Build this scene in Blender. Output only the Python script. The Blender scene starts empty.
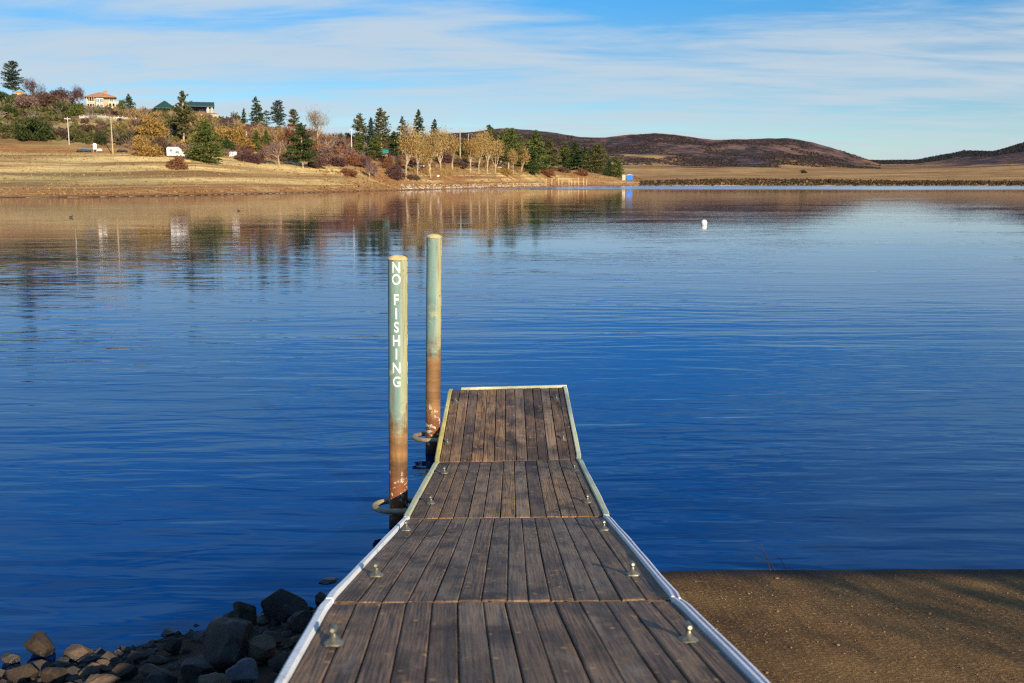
import bpy, bmesh, math, random
import numpy as np
from mathutils import Vector, Matrix, noise as mnoise

random.seed(7)
RNG = np.random.default_rng(11)
R = math.radians
sc = bpy.context.scene
COL = sc.collection

# ------------------------------------------------------------------ camera model
H = 3.9                       # eye height above the lake
F = 1000.0                    # focal length in pixels of a 1024 px wide frame
TH = math.atan(160.0 / 1000)  # downward tilt
CT, ST = math.cos(TH), math.sin(TH)

def ray(px, py):
    dx = (px - 512) / F
    v = (py - 341.5) / F
    return dx, CT - v * ST, -(v * CT + ST)

def at(px, py, Y):
    a, b, c = ray(px, py)
    t = Y / b
    return Vector((a * t, Y, H + c * t))

def onz(px, py, z=0.0):
    a, b, c = ray(px, py)
    t = (z - H) / c
    return Vector((a * t, b * t, z))

def zfor(Y, py):
    v = (np.asarray(py, float) - 341.5) / F
    return H - Y * (v * CT + ST) / (CT - v * ST)

cam = bpy.data.cameras.new('camera')
camo = bpy.data.objects.new('camera', cam)
COL.objects.link(camo)
camo.location = (0, 0, H)
camo.rotation_euler = (math.pi / 2 - TH, 0, 0)
cam.sensor_width = 36
cam.lens = 36 * F / 1024
cam.clip_start = 0.05
cam.clip_end = 30000
cam.dof.use_dof = True
cam.dof.focus_distance = 13.0
cam.dof.aperture_fstop = 3.0
sc.camera = camo

# ------------------------------------------------------------------ node helpers
def new_mat(name):
    m = bpy.data.materials.new(name)
    m.use_nodes = True
    nt = m.node_tree
    b = nt.nodes['Principled BSDF']
    return m, nt, b

def N(nt, typ, ins=None, **props):
    n = nt.nodes.new(typ)
    for k, v in props.items():
        setattr(n, k, v)
    if ins:
        for k, v in ins.items():
            s = n.inputs[k]
            if isinstance(v, bpy.types.NodeSocket):
                nt.links.new(v, s)
            else:
                s.default_value = v
    return n

def rgba(c):
    return (c[0], c[1], c[2], 1.0)

def mixc(nt, fac, a, b, blend='MIX'):
    n = nt.nodes.new('ShaderNodeMix')
    n.data_type = 'RGBA'
    n.blend_type = blend
    for s, v in ((n.inputs['Factor'], fac), (n.inputs['A'], a), (n.inputs['B'], b)):
        pass
    fs = [s for s in n.inputs if s.name == 'Factor' and s.type == 'VALUE'][0]
    As = [s for s in n.inputs if s.name == 'A' and s.type == 'RGBA'][0]
    Bs = [s for s in n.inputs if s.name == 'B' and s.type == 'RGBA'][0]
    for s, v in ((fs, fac), (As, a), (Bs, b)):
        if isinstance(v, bpy.types.NodeSocket):
            nt.links.new(v, s)
        elif s.type == 'RGBA':
            s.default_value = rgba(v)
        else:
            s.default_value = v
    return [s for s in n.outputs if s.type == 'RGBA'][0]

def math_(nt, op, a, b=0.0, c=None, clamp=False):
    n = nt.nodes.new('ShaderNodeMath')
    n.operation = op
    n.use_clamp = clamp
    for i, v in enumerate((a, b, c)):
        if v is None:
            continue
        if isinstance(v, bpy.types.NodeSocket):
            nt.links.new(v, n.inputs[i])
        else:
            n.inputs[i].default_value = v
    return n.outputs[0]

def maprange(nt, v, a, b, c=0.0, d=1.0, smooth=False):
    n = N(nt, 'ShaderNodeMapRange', {'Value': v, 'From Min': a, 'From Max': b, 'To Min': c, 'To Max': d})
    n.interpolation_type = 'SMOOTHSTEP' if smooth else 'LINEAR'
    return n.outputs['Result']

def noise(nt, vec, scale, detail=4, rough=0.55, dist=0.0, out='Fac'):
    n = N(nt, 'ShaderNodeTexNoise', {'Scale': scale, 'Detail': detail, 'Roughness': rough, 'Distortion': dist})
    if vec is not None:
        nt.links.new(vec, n.inputs['Vector'])
    return n.outputs[out]

def objco(nt):
    return nt.nodes.new('ShaderNodeTexCoord').outputs['Object']

def geoco(nt):
    return nt.nodes.new('ShaderNodeNewGeometry').outputs['Position']

def mapping(nt, vec, scale=(1, 1, 1), loc=(0, 0, 0), rot=(0, 0, 0)):
    return N(nt, 'ShaderNodeMapping', {'Vector': vec, 'Scale': scale, 'Location': loc, 'Rotation': rot}).outputs[0]

def bump(nt, height, dist, strength=1.0, normal=None):
    n = N(nt, 'ShaderNodeBump', {'Height': height, 'Distance': dist, 'Strength': strength})
    if normal is not None:
        nt.links.new(normal, n.inputs['Normal'])
    return n.outputs[0]

def put(nt, b, **kw):
    names = {'color': 'Base Color', 'rough': 'Roughness', 'normal': 'Normal', 'metal': 'Metallic',
             'spec': 'Specular IOR Level', 'ior': 'IOR', 'tint': 'Specular Tint'}
    for k, v in kw.items():
        s = b.inputs[names[k]]
        if isinstance(v, bpy.types.NodeSocket):
            nt.links.new(v, s)
        elif s.type == 'RGBA':
            s.default_value = rgba(v)
        else:
            s.default_value = v

def mat_plain(name, c, rough=0.6, metal=0.0, var=0.25, scale=3.0, bmp=0.0, spec=0.4):
    """a painted / mineral surface with mottling"""
    m, nt, b = new_mat(name)
    o = objco(nt)
    n1 = noise(nt, o, scale, 6, 0.6)
    d = tuple(x * (1 - var) for x in c)
    l = tuple(min(0.9, x * (1 + var)) for x in c)
    put(nt, b, color=mixc(nt, maprange(nt, n1, 0.3, 0.7), d, l), rough=rough, metal=metal, spec=spec)
    if bmp:
        put(nt, b, normal=bump(nt, noise(nt, o, scale * 6, 5), bmp))
    return m

def mat_leaf(name, c1, c2, c3=None, rough=0.75):
    """foliage: each leaf its own tint"""
    m, nt, b = new_mat(name)
    rnd = nt.nodes.new('ShaderNodeNewGeometry').outputs['Random Per Island']
    col = mixc(nt, rnd, c1, c2)
    if c3:
        nz = noise(nt, objco(nt), 0.35, 2)
        col = mixc(nt, maprange(nt, nz, 0.45, 0.7), col, c3)
    put(nt, b, color=col, rough=rough, spec=0.15)
    tr = N(nt, 'ShaderNodeBsdfTranslucent')
    nt.links.new(col, tr.inputs['Color'])
    mx = N(nt, 'ShaderNodeMixShader', {0: 0.2})
    nt.links.new(b.outputs[0], mx.inputs[1])
    nt.links.new(tr.outputs[0], mx.inputs[2])
    nt.links.new(mx.outputs[0], nt.nodes['Material Output'].inputs['Surface'])
    return m

# ------------------------------------------------------------------ mesh helpers
def mesh_np(name, V, Fs):
    """V (n,3), Fs list of faces or (m,k) array"""
    me = bpy.data.meshes.new(name)
    V = np.asarray(V, dtype=np.float32)
    if isinstance(Fs, np.ndarray):
        k = Fs.shape[1]
        me.vertices.add(len(V)); me.vertices.foreach_set('co', V.ravel())
        me.loops.add(Fs.size); me.loops.foreach_set('vertex_index', Fs.ravel().astype(np.int32))
        me.polygons.add(len(Fs))
        me.polygons.foreach_set('loop_start', np.arange(0, Fs.size, k, dtype=np.int32))
        me.update(calc_edges=True)
        me.validate()
    else:
        me.from_pydata([tuple(map(float, v)) for v in V], [], Fs)
        me.update()
    return me

def link(name, me, mat=None, parent=None, loc=None, smooth=False):
    o = bpy.data.objects.new(name, me)
    COL.objects.link(o)
    if mat is not None:
        me.materials.append(mat)
    if parent is not None:
        o.parent = parent
    if loc is not None:
        o.location = loc
    if smooth:
        me.polygons.foreach_set('use_smooth', np.ones(len(me.polygons), dtype=bool))
    return o

def tag(o, label=None, cat=None, group=None, kind=None):
    if label: o['label'] = label
    if cat: o['category'] = cat
    if group: o['group'] = group
    if kind: o['kind'] = kind
    return o

def empty(name, loc, label, cat, group=None, rotz=0.0):
    o = bpy.data.objects.new(name, None)
    o.empty_display_size = 0.2
    COL.objects.link(o)
    o.location = loc
    o.rotation_euler = (0, 0, rotz)
    return tag(o, label, cat, group)

class MB:
    """collects shapes into one mesh"""
    def __init__(s):
        s.V = []; s.F = []
    def add(s, V, Fc):
        k = len(s.V)
        s.V.extend([tuple(map(float, v)) for v in V])
        s.F.extend([tuple(int(i) + k for i in f) for f in Fc])
    def box(s, x0, x1, y0, y1, z0, z1):
        V = [(x, y, z) for z in (z0, z1) for y in (y0, y1) for x in (x0, x1)]
        s.add(V, [(0, 2, 3, 1), (4, 5, 7, 6), (0, 1, 5, 4), (2, 6, 7, 3), (0, 4, 6, 2), (1, 3, 7, 5)])
    def hexa(s, P):
        s.add(P, [(0, 2, 3, 1), (4, 5, 7, 6), (0, 1, 5, 4), (2, 6, 7, 3), (0, 4, 6, 2), (1, 3, 7, 5)])
    def tube(s, pts, rad, n=8, cap=True):
        pts = [Vector(p) for p in pts]
        if not hasattr(rad, '__len__'):
            rad = [rad] * len(pts)
        V = []; Fc = []
        ref = None
        for i, p in enumerate(pts):
            d = (pts[min(i + 1, len(pts) - 1)] - pts[max(i - 1, 0)])
            if d.length < 1e-9: d = Vector((0, 0, 1))
            d.normalize()
            a = Vector((0, 0, 1)) if abs(d.z) < 0.9 else Vector((1, 0, 0))
            u = d.cross(a).normalized(); w = d.cross(u)
            if ref is not None and u.dot(ref) < 0:
                u = -u; w = -w
            ref = u
            for k in range(n):
                t = 2 * math.pi * k / n
                V.append(p + (u * math.cos(t) + w * math.sin(t)) * rad[i])
        for i in range(len(pts) - 1):
            for k in range(n):
                a = i * n + k; b = i * n + (k + 1) % n
                Fc.append((a, b, b + n, a + n))
        if cap:
            Fc.append(tuple(range(n))[::-1])
            Fc.append(tuple((len(pts) - 1) * n + k for k in range(n)))
        s.add(V, Fc)
    def lathe(s, prof, n=24, c=(0, 0, 0), sx=1.0, sy=1.0):
        V = []; Fc = []
        for r, z in prof:
            for k in range(n):
                t = 2 * math.pi * k / n
                V.append((c[0] + r * math.cos(t) * sx, c[1] + r * math.sin(t) * sy, c[2] + z))
        for i in range(len(prof) - 1):
            for k in range(n):
                a = i * n + k; b = i * n + (k + 1) % n
                Fc.append((a, b, b + n, a + n))
        Fc.append(tuple(range(n))[::-1])
        Fc.append(tuple((len(prof) - 1) * n + k for k in range(n)))
        s.add(V, Fc)
    def prism(s, poly, axis, a, b):
        """poly of 2-d points, extruded along axis ('x','y','z') from a to b"""
        n = len(poly)
        def P(p, t):
            return {'x': (t, p[0], p[1]), 'y': (p[0], t, p[1]), 'z': (p[0], p[1], t)}[axis]
        V = [P(p, a) for p in poly] + [P(p, b) for p in poly]
        Fc = [tuple(range(n)), tuple(range(n, 2 * n))[::-1]]
        for i in range(n):
            j = (i + 1) % n
            Fc.append((i, i + n, j + n, j))
        s.add(V, Fc)
    def build(s, name, mat, parent=None, loc=None, smooth=False, bevel=0.0, autosmooth=False):
        me = bpy.data.meshes.new(name)
        me.from_pydata(s.V, [], s.F)
        bm = bmesh.new(); bm.from_mesh(me)
        bmesh.ops.recalc_face_normals(bm, faces=bm.faces)
        if bevel:
            bmesh.ops.bevel(bm, geom=[e for e in bm.edges], offset=bevel, segments=1, affect='EDGES', clamp_overlap=True)
        bm.to_mesh(me); bm.free()
        o = link(name, me, mat, parent, loc, smooth)
        if autosmooth:
            me.polygons.foreach_set('use_smooth', np.ones(len(me.polygons), dtype=bool))
            me.set_sharp_from_angle(angle=R(40))
        return o

# value noise in numpy -------------------------------------------------
def _hash(ix, iy, seed):
    h = (ix.astype(np.int64) * 374761393 + iy.astype(np.int64) * 668265263 + seed * 974711) & 0x7fffffff
    h = ((h ^ (h >> 13)) * 1274126177) & 0x7fffffff
    return ((h ^ (h >> 16)) & 0xffff) / 65535.0

def vnoise(x, y, seed=0):
    x = np.asarray(x, float); y = np.asarray(y, float)
    ix = np.floor(x); iy = np.floor(y)
    fx = x - ix; fy = y - iy
    fx = fx * fx * (3 - 2 * fx); fy = fy * fy * (3 - 2 * fy)
    a = _hash(ix, iy, seed); b = _hash(ix + 1, iy, seed)
    c = _hash(ix, iy + 1, seed); d = _hash(ix + 1, iy + 1, seed)
    return (a * (1 - fx) + b * fx) * (1 - fy) + (c * (1 - fx) + d * fx) * fy - 0.5

def fbm(x, y, seed=0, oct=4):
    s = 0; a = 1.0
    for k in range(oct):
        s = s + a * vnoise(x * 2 ** k + 13.7 * k, y * 2 ** k - 7.1 * k, seed + k)
        a *= 0.5
    return s

# ------------------------------------------------------------------ terrain
# per picture column: 14 (distance, picture height) stations: shore, bank top, field, field,
# track, slope, brow, ridge, behind, plain, hill foot, hill side, hill ridge, hill back
TER = {
 -300: [(235,198),(246,194),(300,175),(345,156),(368,151),(430,124),(490,97),(520,92),(700,118),(1300,150),(1700,150),(2200,145),(2600,140),(3400,150)],
 0:    [(248,197.3),(258,194),(300,176),(350,156),(372,151),(430,123),(490,99),(520,95),(700,120),(1300,150),(1700,150),(2200,145),(2600,140),(3400,150)],
 50:   [(252,197),(263,193.6),(305,176),(352,156.5),(374,152),(428,126),(475,105),(505,101),(700,124),(1300,150),(1700,150),(2200,145),(2600,140),(3400,150)],
 100:  [(258,196.6),(269,193.2),(312,176),(357,157),(377,153.5),(422,131),(458,113),(482,110.5),(700,130),(1300,150),(1700,150),(2200,145),(2600,140),(3400,150)],
 150:  [(272,195.6),(283,192.3),(325,175),(367,157.5),(387,153.5),(428,134),(460,119),(485,113),(700,132),(1300,150),(1700,150),(2200,145),(2600,140),(3400,150)],
 200:  [(290,194.5),(301,191.4),(342,174),(378,159),(398,155),(432,138),(462,124),(486,116),(700,138),(1300,150),(1700,150),(2200,145),(2600,140),(3400,150)],
 230:  [(308,193.7),(318,190.8),(355,176),(388,162),(410,156.5),(445,141),(472,128),(498,121),(700,142),(1300,150),(1700,150),(2200,145),(2600,140),(3400,150)],
 265:  [(328,192.9),(338,190.2),(374,177),(404,165),(430,158),(468,141),(500,130.5),(520,128.5),(700,152),(1300,152),(1700,150),(2200,145),(2600,140),(3400,150)],
 300:  [(350,192.3),(360,189.8),(392,178.5),(420,167),(448,160),(492,145),(525,136),(545,134),(720,156),(1300,155),(1700,150),(2200,145),(2600,140),(3400,150)],
 340:  [(383,191.5),(393,189.2),(424,179.5),(450,168),(480,161),(528,146),(558,139),(578,137.5),(760,160),(1300,158),(1700,152),(2200,143),(2600,138),(3400,148)],
 380:  [(425,190.6),(435,188.6),(464,181),(492,170),(525,162),(570,152),(605,145),(630,142),(800,164),(1300,160),(1700,154),(2200,142),(2600,136),(3400,146)],
 420:  [(470,189.6),(480,187.7),(508,181.5),(538,172.5),(572,165),(620,156),(655,150),(680,148),(850,168),(1300,162),(1700,155),(2200,142),(2600,135),(3400,145)],
 460:  [(535,188.5),(545,186.8),(572,181.5),(604,173.5),(640,167),(690,160),(725,156),(750,154),(900,171),(1300,165),(1700,157),(2200,140),(2600,131.5),(3400,142)],
 500:  [(620,187.4),(630,186),(656,181),(690,174),(728,168.5),(775,165),(810,163),(835,162),(960,173),(1300,168),(1700,160),(2200,138),(2600,128),(3400,140)],
 530:  [(705,186.7),(716,185.4),(744,180.5),(776,174),(810,170),(850,168),(880,167),(905,167),(1020,174),(1300,170),(1700,162),(2200,139),(2600,129.5),(3400,142)],
 550:  [(770,186.2),(781,185),(806,180.5),(832,175),(866,171),(905,169),(930,168.5),(950,169),(1060,175),(1300,171),(1700,163),(2200,141),(2600,132),(3400,144)],
 580:  [(828,185.9),(838,184.6),(858,180.8),(880,176),(906,172.5),(940,171),(965,171),(985,171.5),(1090,175.5),(1300,171.5),(1700,164),(2200,145),(2600,136),(3400,147)],
 605:  [(862,185.7),(871,184.4),(890,181),(908,178),(930,175.5),(960,174.5),(985,174.5),(1000,175),(1100,176),(1300,172),(1700,164.5),(2200,146),(2600,137),(3400,148)],
 630:  [(890,185.6),(898,184),(910,181),(930,179.5),(955,178.5),(985,177.5),(1010,177),(1030,177),(1110,176.5),(1300,172.5),(1700,165),(2200,146),(2600,134.8),(3400,147)],
 655:  [(905,185.5),(910,183.5),(922,180.6),(945,180.2),(970,179.8),(1000,179.3),(1025,178.8),(1045,178.4),(1120,177),(1300,173),(1700,165.5),(2200,146),(2600,132.6),(3400,145)],
 685:  [(912,185.4),(916,182.5),(928,179.8),(945,179.8),(975,179.4),(1005,178.9),(1030,178.5),(1050,178),(1120,177),(1300,173),(1700,166),(2200,148),(2600,135.5),(3400,147)],
 712:  [(915,185.4),(919,182.2),(931,179.3),(945,179.5),(975,179.2),(1005,178.8),(1030,178.4),(1050,178),(1120,177),(1300,173),(1700,166.5),(2200,150),(2600,139.6),(3400,150)],
 745:  [(918,185.4),(922,182.2),(934,179.3),(950,179.5),(980,179.2),(1010,178.8),(1035,178.4),(1055,178),(1120,177),(1300,173),(1700,166.5),(2200,150),(2600,138.9),(3400,150)],
 785:  [(918,185.5),(922,182.2),(934,179.3),(950,179.5),(980,179.2),(1010,178.8),(1035,178.4),(1055,178),(1120,177),(1300,173),(1700,167.5),(2200,151),(2600,137.2),(3400,150)],
 812:  [(918,185.6),(922,182.3),(934,179.6),(950,179.6),(980,179.3),(1010,178.9),(1035,178.5),(1055,178),(1120,177),(1300,173),(1700,168),(2200,154),(2600,141.8),(3400,154)],
 832:  [(916,185.7),(920,182.5),(932,179.9),(950,179.8),(980,179.4),(1010,179),(1035,178.6),(1055,178),(1120,177),(1300,173),(1700,168.4),(2200,158),(2600,148),(3400,158)],
 855:  [(912,185.8),(916,182.7),(928,180.2),(948,180),(975,179.6),(1005,179.2),(1030,178.8),(1050,178.2),(1120,177),(1300,173.5),(1700,169),(2200,163),(2600,156),(3600,161.4)],
 880:  [(905,185.9),(909,182.9),(922,180.5),(940,180.2),(970,179.8),(1000,179.3),(1025,178.8),(1045,178.3),(1120,177),(1300,173.5),(1700,169),(2200,166),(2700,163.5),(3700,160.8)],
 915:  [(895,186),(899,183.1),(912,180.8),(930,180.4),(960,180),(990,179.4),(1015,178.9),(1035,178.4),(1120,177),(1300,173),(1700,168.5),(2200,166),(2900,164),(3800,160)],
 938:  [(890,186.1),(894,183.2),(906,181),(925,180.5),(955,180),(985,179.4),(1010,178.9),(1030,178.4),(1120,177),(1300,172.5),(1700,168),(2200,165),(2900,160.5),(3800,155.5)],
 962:  [(885,186.1),(889,183.3),(900,181.2),(920,180.6),(950,180),(980,179.3),(1005,178.7),(1025,178),(1120,176.5),(1300,172),(1700,167),(2300,163),(3000,157),(3800,151)],
 990:  [(880,186.2),(884,183.4),(896,181.4),(915,180.7),(945,180),(975,179.2),(1000,178.4),(1020,177.6),(1120,176),(1300,171),(1700,165.5),(2300,161.5),(3000,156),(3800,151.5)],
 1010: [(876,186.2),(880,183.5),(892,181.5),(912,180.7),(942,179.9),(972,179),(997,178),(1017,177),(1120,175),(1300,170),(1700,164),(2300,160),(3000,152),(3800,145.8)],
 1030: [(872,186.3),(876,183.6),(888,181.6),(908,180.7),(938,179.8),(968,178.8),(993,177.6),(1013,176.6),(1120,174.5),(1300,169),(1700,163),(2300,158.5),(3000,149),(3800,140)],
 1300: [(850,186.5),(854,184),(866,181.8),(886,180.7),(916,179.6),(946,178.4),(971,177),(991,176),(1120,173),(1300,167),(1700,160),(2300,152),(3000,140),(3800,120)],
}
TPX = np.array(sorted(TER))
TD = np.array([[p[0] for p in TER[k]] for k in TPX], float)
TZ = np.array([[float(zfor(p[0], p[1])) for p in TER[k]] for k in TPX], float)
TZ[:, 0] = -0.02
NS = TD.shape[1]

def near_shore(X):
    """Y of the near waterline"""
    X = np.asarray(X, float)
    return np.interp(X, [-60, -12, -4.2, -2.6, -1.35, -0.8, 0.9, 60, 200], [-0.5, 5.2, 7.45, 8.3, 9.15, 9.6, 9.62, 9.9, 9.9])

def terrain(X, Y, want_t=False):
    X = np.asarray(X, float); Y = np.asarray(Y, float)
    r = np.hypot(X, Y) + 1e-6
    az = np.arctan2(X, Y)
    azc = np.clip(az, -R(38), R(38))
    px = 512 + F * np.tan(azc) / CT
    Yd = r * np.cos(azc)
    px = np.clip(px, TPX[0], TPX[-1])
    i = np.clip(np.searchsorted(TPX, px) - 1, 0, len(TPX) - 2)
    f = (px - TPX[i]) / (TPX[i + 1] - TPX[i])
    f = f[..., None]
    D = TD[i] * (1 - f) + TD[i + 1] * f
    Z = TZ[i] * (1 - f) + TZ[i + 1] * f
    t = np.full(r.shape, -1.0); z = np.zeros(r.shape)
    below = Yd < D[..., 0]
    z = np.where(below, np.maximum(-2.6, -0.02 - (D[..., 0] - Yd) * 0.06), z)
    t = np.where(below, -1.0, t)
    for k in range(NS - 1):
        m = (Yd >= D[..., k]) & (Yd < D[..., k + 1])
        s = (Yd - D[..., k]) / (D[..., k + 1] - D[..., k])
        z = np.where(m, Z[..., k] * (1 - s) + Z[..., k + 1] * s, z)
        t = np.where(m, k + s, t)
    m = Yd >= D[..., -1]
    s = np.clip((Yd - D[..., -1]) / 4000, 0, 1)
    z = np.where(m, Z[..., -1] * (1 - s), z)
    t = np.where(m, NS - 1.0, t)
    # roughness
    k1 = np.clip(t, 0, 1)
    amp = np.where(t < 0, 0, np.where(t < 8.5, 0.35 * k1, 0.35))
    z = z + amp * fbm(X / 14, Y / 14, 3) + np.where(t > 0.2, 0.5, 0.0) * k1 * fbm(X / 45, Y / 45, 9) * np.where(t < 8, 1, 0.4)
    hill = np.clip((t - 10) / 1.2, 0, 1) * np.clip((Z[..., 12] - 15) / 60, 0, 1)
    g = fbm(X / 170, Y / 260, 21, 5)
    z = z + hill * (16 * g - 9 * np.abs(fbm(X / 120, Y / 330, 33, 4))) * np.where(t > 11.8, 0.35, 1.0)
    # near bank
    yw = near_shore(X)
    left = np.clip((-0.8 - X) / 0.6, 0, 1)
    slope = 0.13 + 0.13 * left
    nb = np.clip((yw - Y) * slope, -2.5, 1.55)
    nb = nb + np.where(nb >= 1.5, 0.02 * np.minimum(np.maximum(-Y - 2, 0), 60), 0)
    nb = nb - 0.16 * (1 - left) * ((X > 0.75) & (X < 14) & (Y > -9))
    nb = nb + 0.05 * fbm(X / 0.7, Y / 0.7, 5) * left
    near = (r < 200) | (Y < near_shore(X))
    z = np.where(near, np.maximum(z, nb), z)
    if want_t:
        return z, t, px
    return z

def gz(x, y):
    return float(terrain(np.array([x]), np.array([y]))[0])

def ground_at(px, py, y0=225.0, y1=1600.0):
    """first place where the sight line through a picture point meets the ground"""
    a, b, c = ray(px, py)
    Ys = np.arange(y0, y1, 0.8)
    z = terrain(Ys * a / b, Ys)
    line = H + Ys * c / b
    hit = np.nonzero(z >= line)[0]
    if len(hit):
        k = hit[0]
    else:
        k = int(np.argmin(line - z + np.where(Ys > 1000, 50, 0)))
    return Vector((Ys[k] * a / b, Ys[k], z[k]))

def build_ground():
    pxs = np.concatenate([np.arange(-60, 1085, 2.2)])
    az_f = np.arctan((pxs - 512) / F * CT)
    az_l = np.concatenate([np.linspace(-math.pi, -R(60), 40)[:-1], np.linspace(-R(60), az_f[0], 26)[:-1]])
    az = np.concatenate([az_l, az_f, -az_l[::-1][:-1]])
    rr = np.concatenate([np.array([0.4, 1.0]), np.arange(1.6, 12.5, 0.13), np.geomspace(12.6, 225, 26),
                         np.arange(230, 700, 4.0), np.arange(704, 940, 3.2), np.arange(944, 1300, 9), np.arange(1310, 4300, 26), [4500, 5200, 6500, 9000, 14000, 22000]])
    A, Rr = np.meshgrid(az, rr)            # rows = r
    stretch = 1 / np.cos(np.clip(A, -R(38), R(38)))
    rad = np.where(Rr > 200, Rr * stretch, Rr)
    rad = np.where(rad > 4500, np.maximum(rad, Rr), rad)
    X = rad * np.sin(A); Y = rad * np.cos(A)
    z, t, px = terrain(X, Y, True)
    n_r, n_a = X.shape
    V = np.stack([X, Y, z], -1).reshape(-1, 3)
    idx = np.arange(n_r * n_a).reshape(n_r, n_a)
    j2 = np.roll(idx, -1, axis=1)
    Fq = np.stack([idx[:-1], j2[:-1], j2[1:], idx[1:]], -1).reshape(-1, 4)[:, ::-1]
    c = len(V)
    V = np.vstack([V, [[0, 0, gz(0, 0)]]])
    tri = [(int(idx[0, j]), int(idx[0, (j + 1) % n_a]), c) for j in range(n_a)]
    bm = None
    me = bpy.data.meshes.new('ground')
    nl = Fq.size + 3 * len(tri)
    me.vertices.add(len(V)); me.vertices.foreach_set('co', V.astype(np.float32).ravel())
    me.loops.add(nl)
    me.loops.foreach_set('vertex_index', np.concatenate([Fq.ravel(), np.array(tri).ravel()]).astype(np.int32))
    me.polygons.add(len(Fq) + len(tri))
    me.polygons.foreach_set('loop_start', np.concatenate([np.arange(0, Fq.size, 4), Fq.size + np.arange(0, 3 * len(tri), 3)]).astype(np.int32))
    me.update(calc_edges=True); me.validate()
    # zones: what the soil is covered with
    tt = np.append(t.ravel(), -1.0); pp = np.append(px.ravel(), 512.0)
    xx = V[:, 0]; yy = V[:, 1]
    def band(a, b, w=0.25):
        return np.clip((tt - a) / w + 0.5, 0, 1) * np.clip((b - tt) / w + 0.5, 0, 1)
    n1 = fbm(xx / 30, yy / 30, 41)
    leftish = np.clip((240 - pp) / 60, 0, 1)
    mid = np.clip((pp - 330) / 40, 0, 1) * np.clip((640 - pp) / 30, 0, 1)
    scrub = band(4.35 + 0, 8.5, 0.5) * (leftish * np.clip(0.75 + 1.2 * n1, 0, 1)) + band(3.2, 8.5, 0.6) * mid * 0.35
    dirt = band(-0.6, 1.25, 0.3) + band(3.75, 4.25, 0.2) * np.clip((360 - pp) / 40, 0, 1) * 0.8 + band(1.2, 4.5, 0.8) * mid * np.clip(0.55 + n1, 0, 1)
    dirt = np.clip(dirt, 0, 1) * np.where(pp > 640, 0.75, 1)
    scrub = np.maximum(scrub, np.clip((tt - 1.6) / 0.8, 0, 1) * np.clip((pp - 600) / 40, 0, 1) * np.clip(0.30 + 0.6 * fbm(xx / 90, yy / 40, 55), 0.05, 0.6))
    dirt = np.maximum(dirt, 0.62 * np.clip((tt - 1.6) / 0.8, 0, 1) * np.clip((pp - 600) / 40, 0, 1))
    hillz = np.interp(pp, TPX, TZ[:, 12])
    chap = np.clip((tt - 9.92 - 0.75 * fbm(xx / 130, yy / 160, 77)) / 0.25, 0, 1) * np.clip((hillz - 30) / 45, 0, 1)
    chap = np.maximum(chap, np.clip((tt - 12.0) / 0.3, 0, 1))
    near = (np.hypot(xx, yy) < 150).astype(float)
    cols = np.stack([scrub, dirt, chap, near], -1).clip(0, 1).astype(np.float32)
    at_ = me.attributes.new('zone', 'FLOAT_COLOR', 'POINT')
    at_.data.foreach_set('color', cols.ravel())
    a2 = me.attributes.new('shore', 'FLOAT', 'POINT'); a2.data.foreach_set('value', tt.astype(np.float32))
    m, nt, b = new_mat('ground_cover')
    p = geoco(nt)
    z4 = N(nt, 'ShaderNodeAttribute', attribute_name='zone')
    sep = N(nt, 'ShaderNodeSeparateColor'); nt.links.new(z4.outputs['Color'], sep.inputs[0])
    flat = mapping(nt, p, (0.018, 0.06, 0.02))
    n_l = noise(nt, flat, 1.0, 6, 0.62, 0.4)
    n_m = noise(nt, mapping(nt, p, (0.25, 0.45, 0.3)), 1.0, 5, 0.65)
    n_f = noise(nt, p, 2.2, 4, 0.6)
    shr = N(nt, 'ShaderNodeAttribute', attribute_name='shore').outputs['Fac']
    sp = N(nt, 'ShaderNodeSeparateXYZ'); nt.links.new(p, sp.inputs[0])
    cb = N(nt, 'ShaderNodeCombineXYZ'); nt.links.new(math_(nt, 'MULTIPLY', sp.outputs['X'], 0.012), cb.inputs[0]); nt.links.new(math_(nt, 'MULTIPLY', shr, 3.4), cb.inputs[1])
    n_b = noise(nt, cb.outputs[0], 1.0, 6, 0.6, 0.3)
    grass = mixc(nt, maprange(nt, n_b, 0.42, 0.58), (0.22, 0.12, 0.048), (0.80, 0.585, 0.235))
    grass = mixc(nt, maprange(nt, n_l, 0.36, 0.62, 0.3, 0.0), grass, (0.30, 0.17, 0.065))
    grass = mixc(nt, maprange(nt, n_m, 0.50, 0.75, 0, 0.8), grass, (0.22, 0.14, 0.06))
    grass = mixc(nt, maprange(nt, noise(nt, p, 0.012, 3), 0.5, 0.68, 0, 0.55), grass, (0.20, 0.17, 0.075))
    scr = mixc(nt, maprange(nt, n_m, 0.35, 0.65), (0.07, 0.06, 0.03), (0.17, 0.12, 0.06))
    drt = mixc(nt, maprange(nt, n_m, 0.35, 0.7), (0.20, 0.080, 0.028), (0.40, 0.19, 0.065))
    drt = mixc(nt, maprange(nt, n_l, 0.55, 0.65), drt, (0.44, 0.30, 0.13))
    n_h = noise(nt, p, 0.008, 6, 0.6)
    n_h2 = noise(nt, p, 0.035, 5, 0.65)
    ch = mixc(nt, maprange(nt, n_h, 0.42, 0.62), (0.032, 0.030, 0.036), (0.078, 0.046, 0.045))
    ch = mixc(nt, maprange(nt, n_h2, 0.50, 0.64), ch, (0.20, 0.088, 0.066))
    ch = mixc(nt, maprange(nt, noise(nt, p, 0.02, 4, 0.6), 0.56, 0.64, 0, 0.8), ch, (0.030, 0.034, 0.028))
    ch = mixc(nt, maprange(nt, noise(nt, p, 0.0055, 5, 0.62, 0.5), 0.55, 0.64, 0, 0.85), ch, (0.20, 0.115, 0.075))
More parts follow.
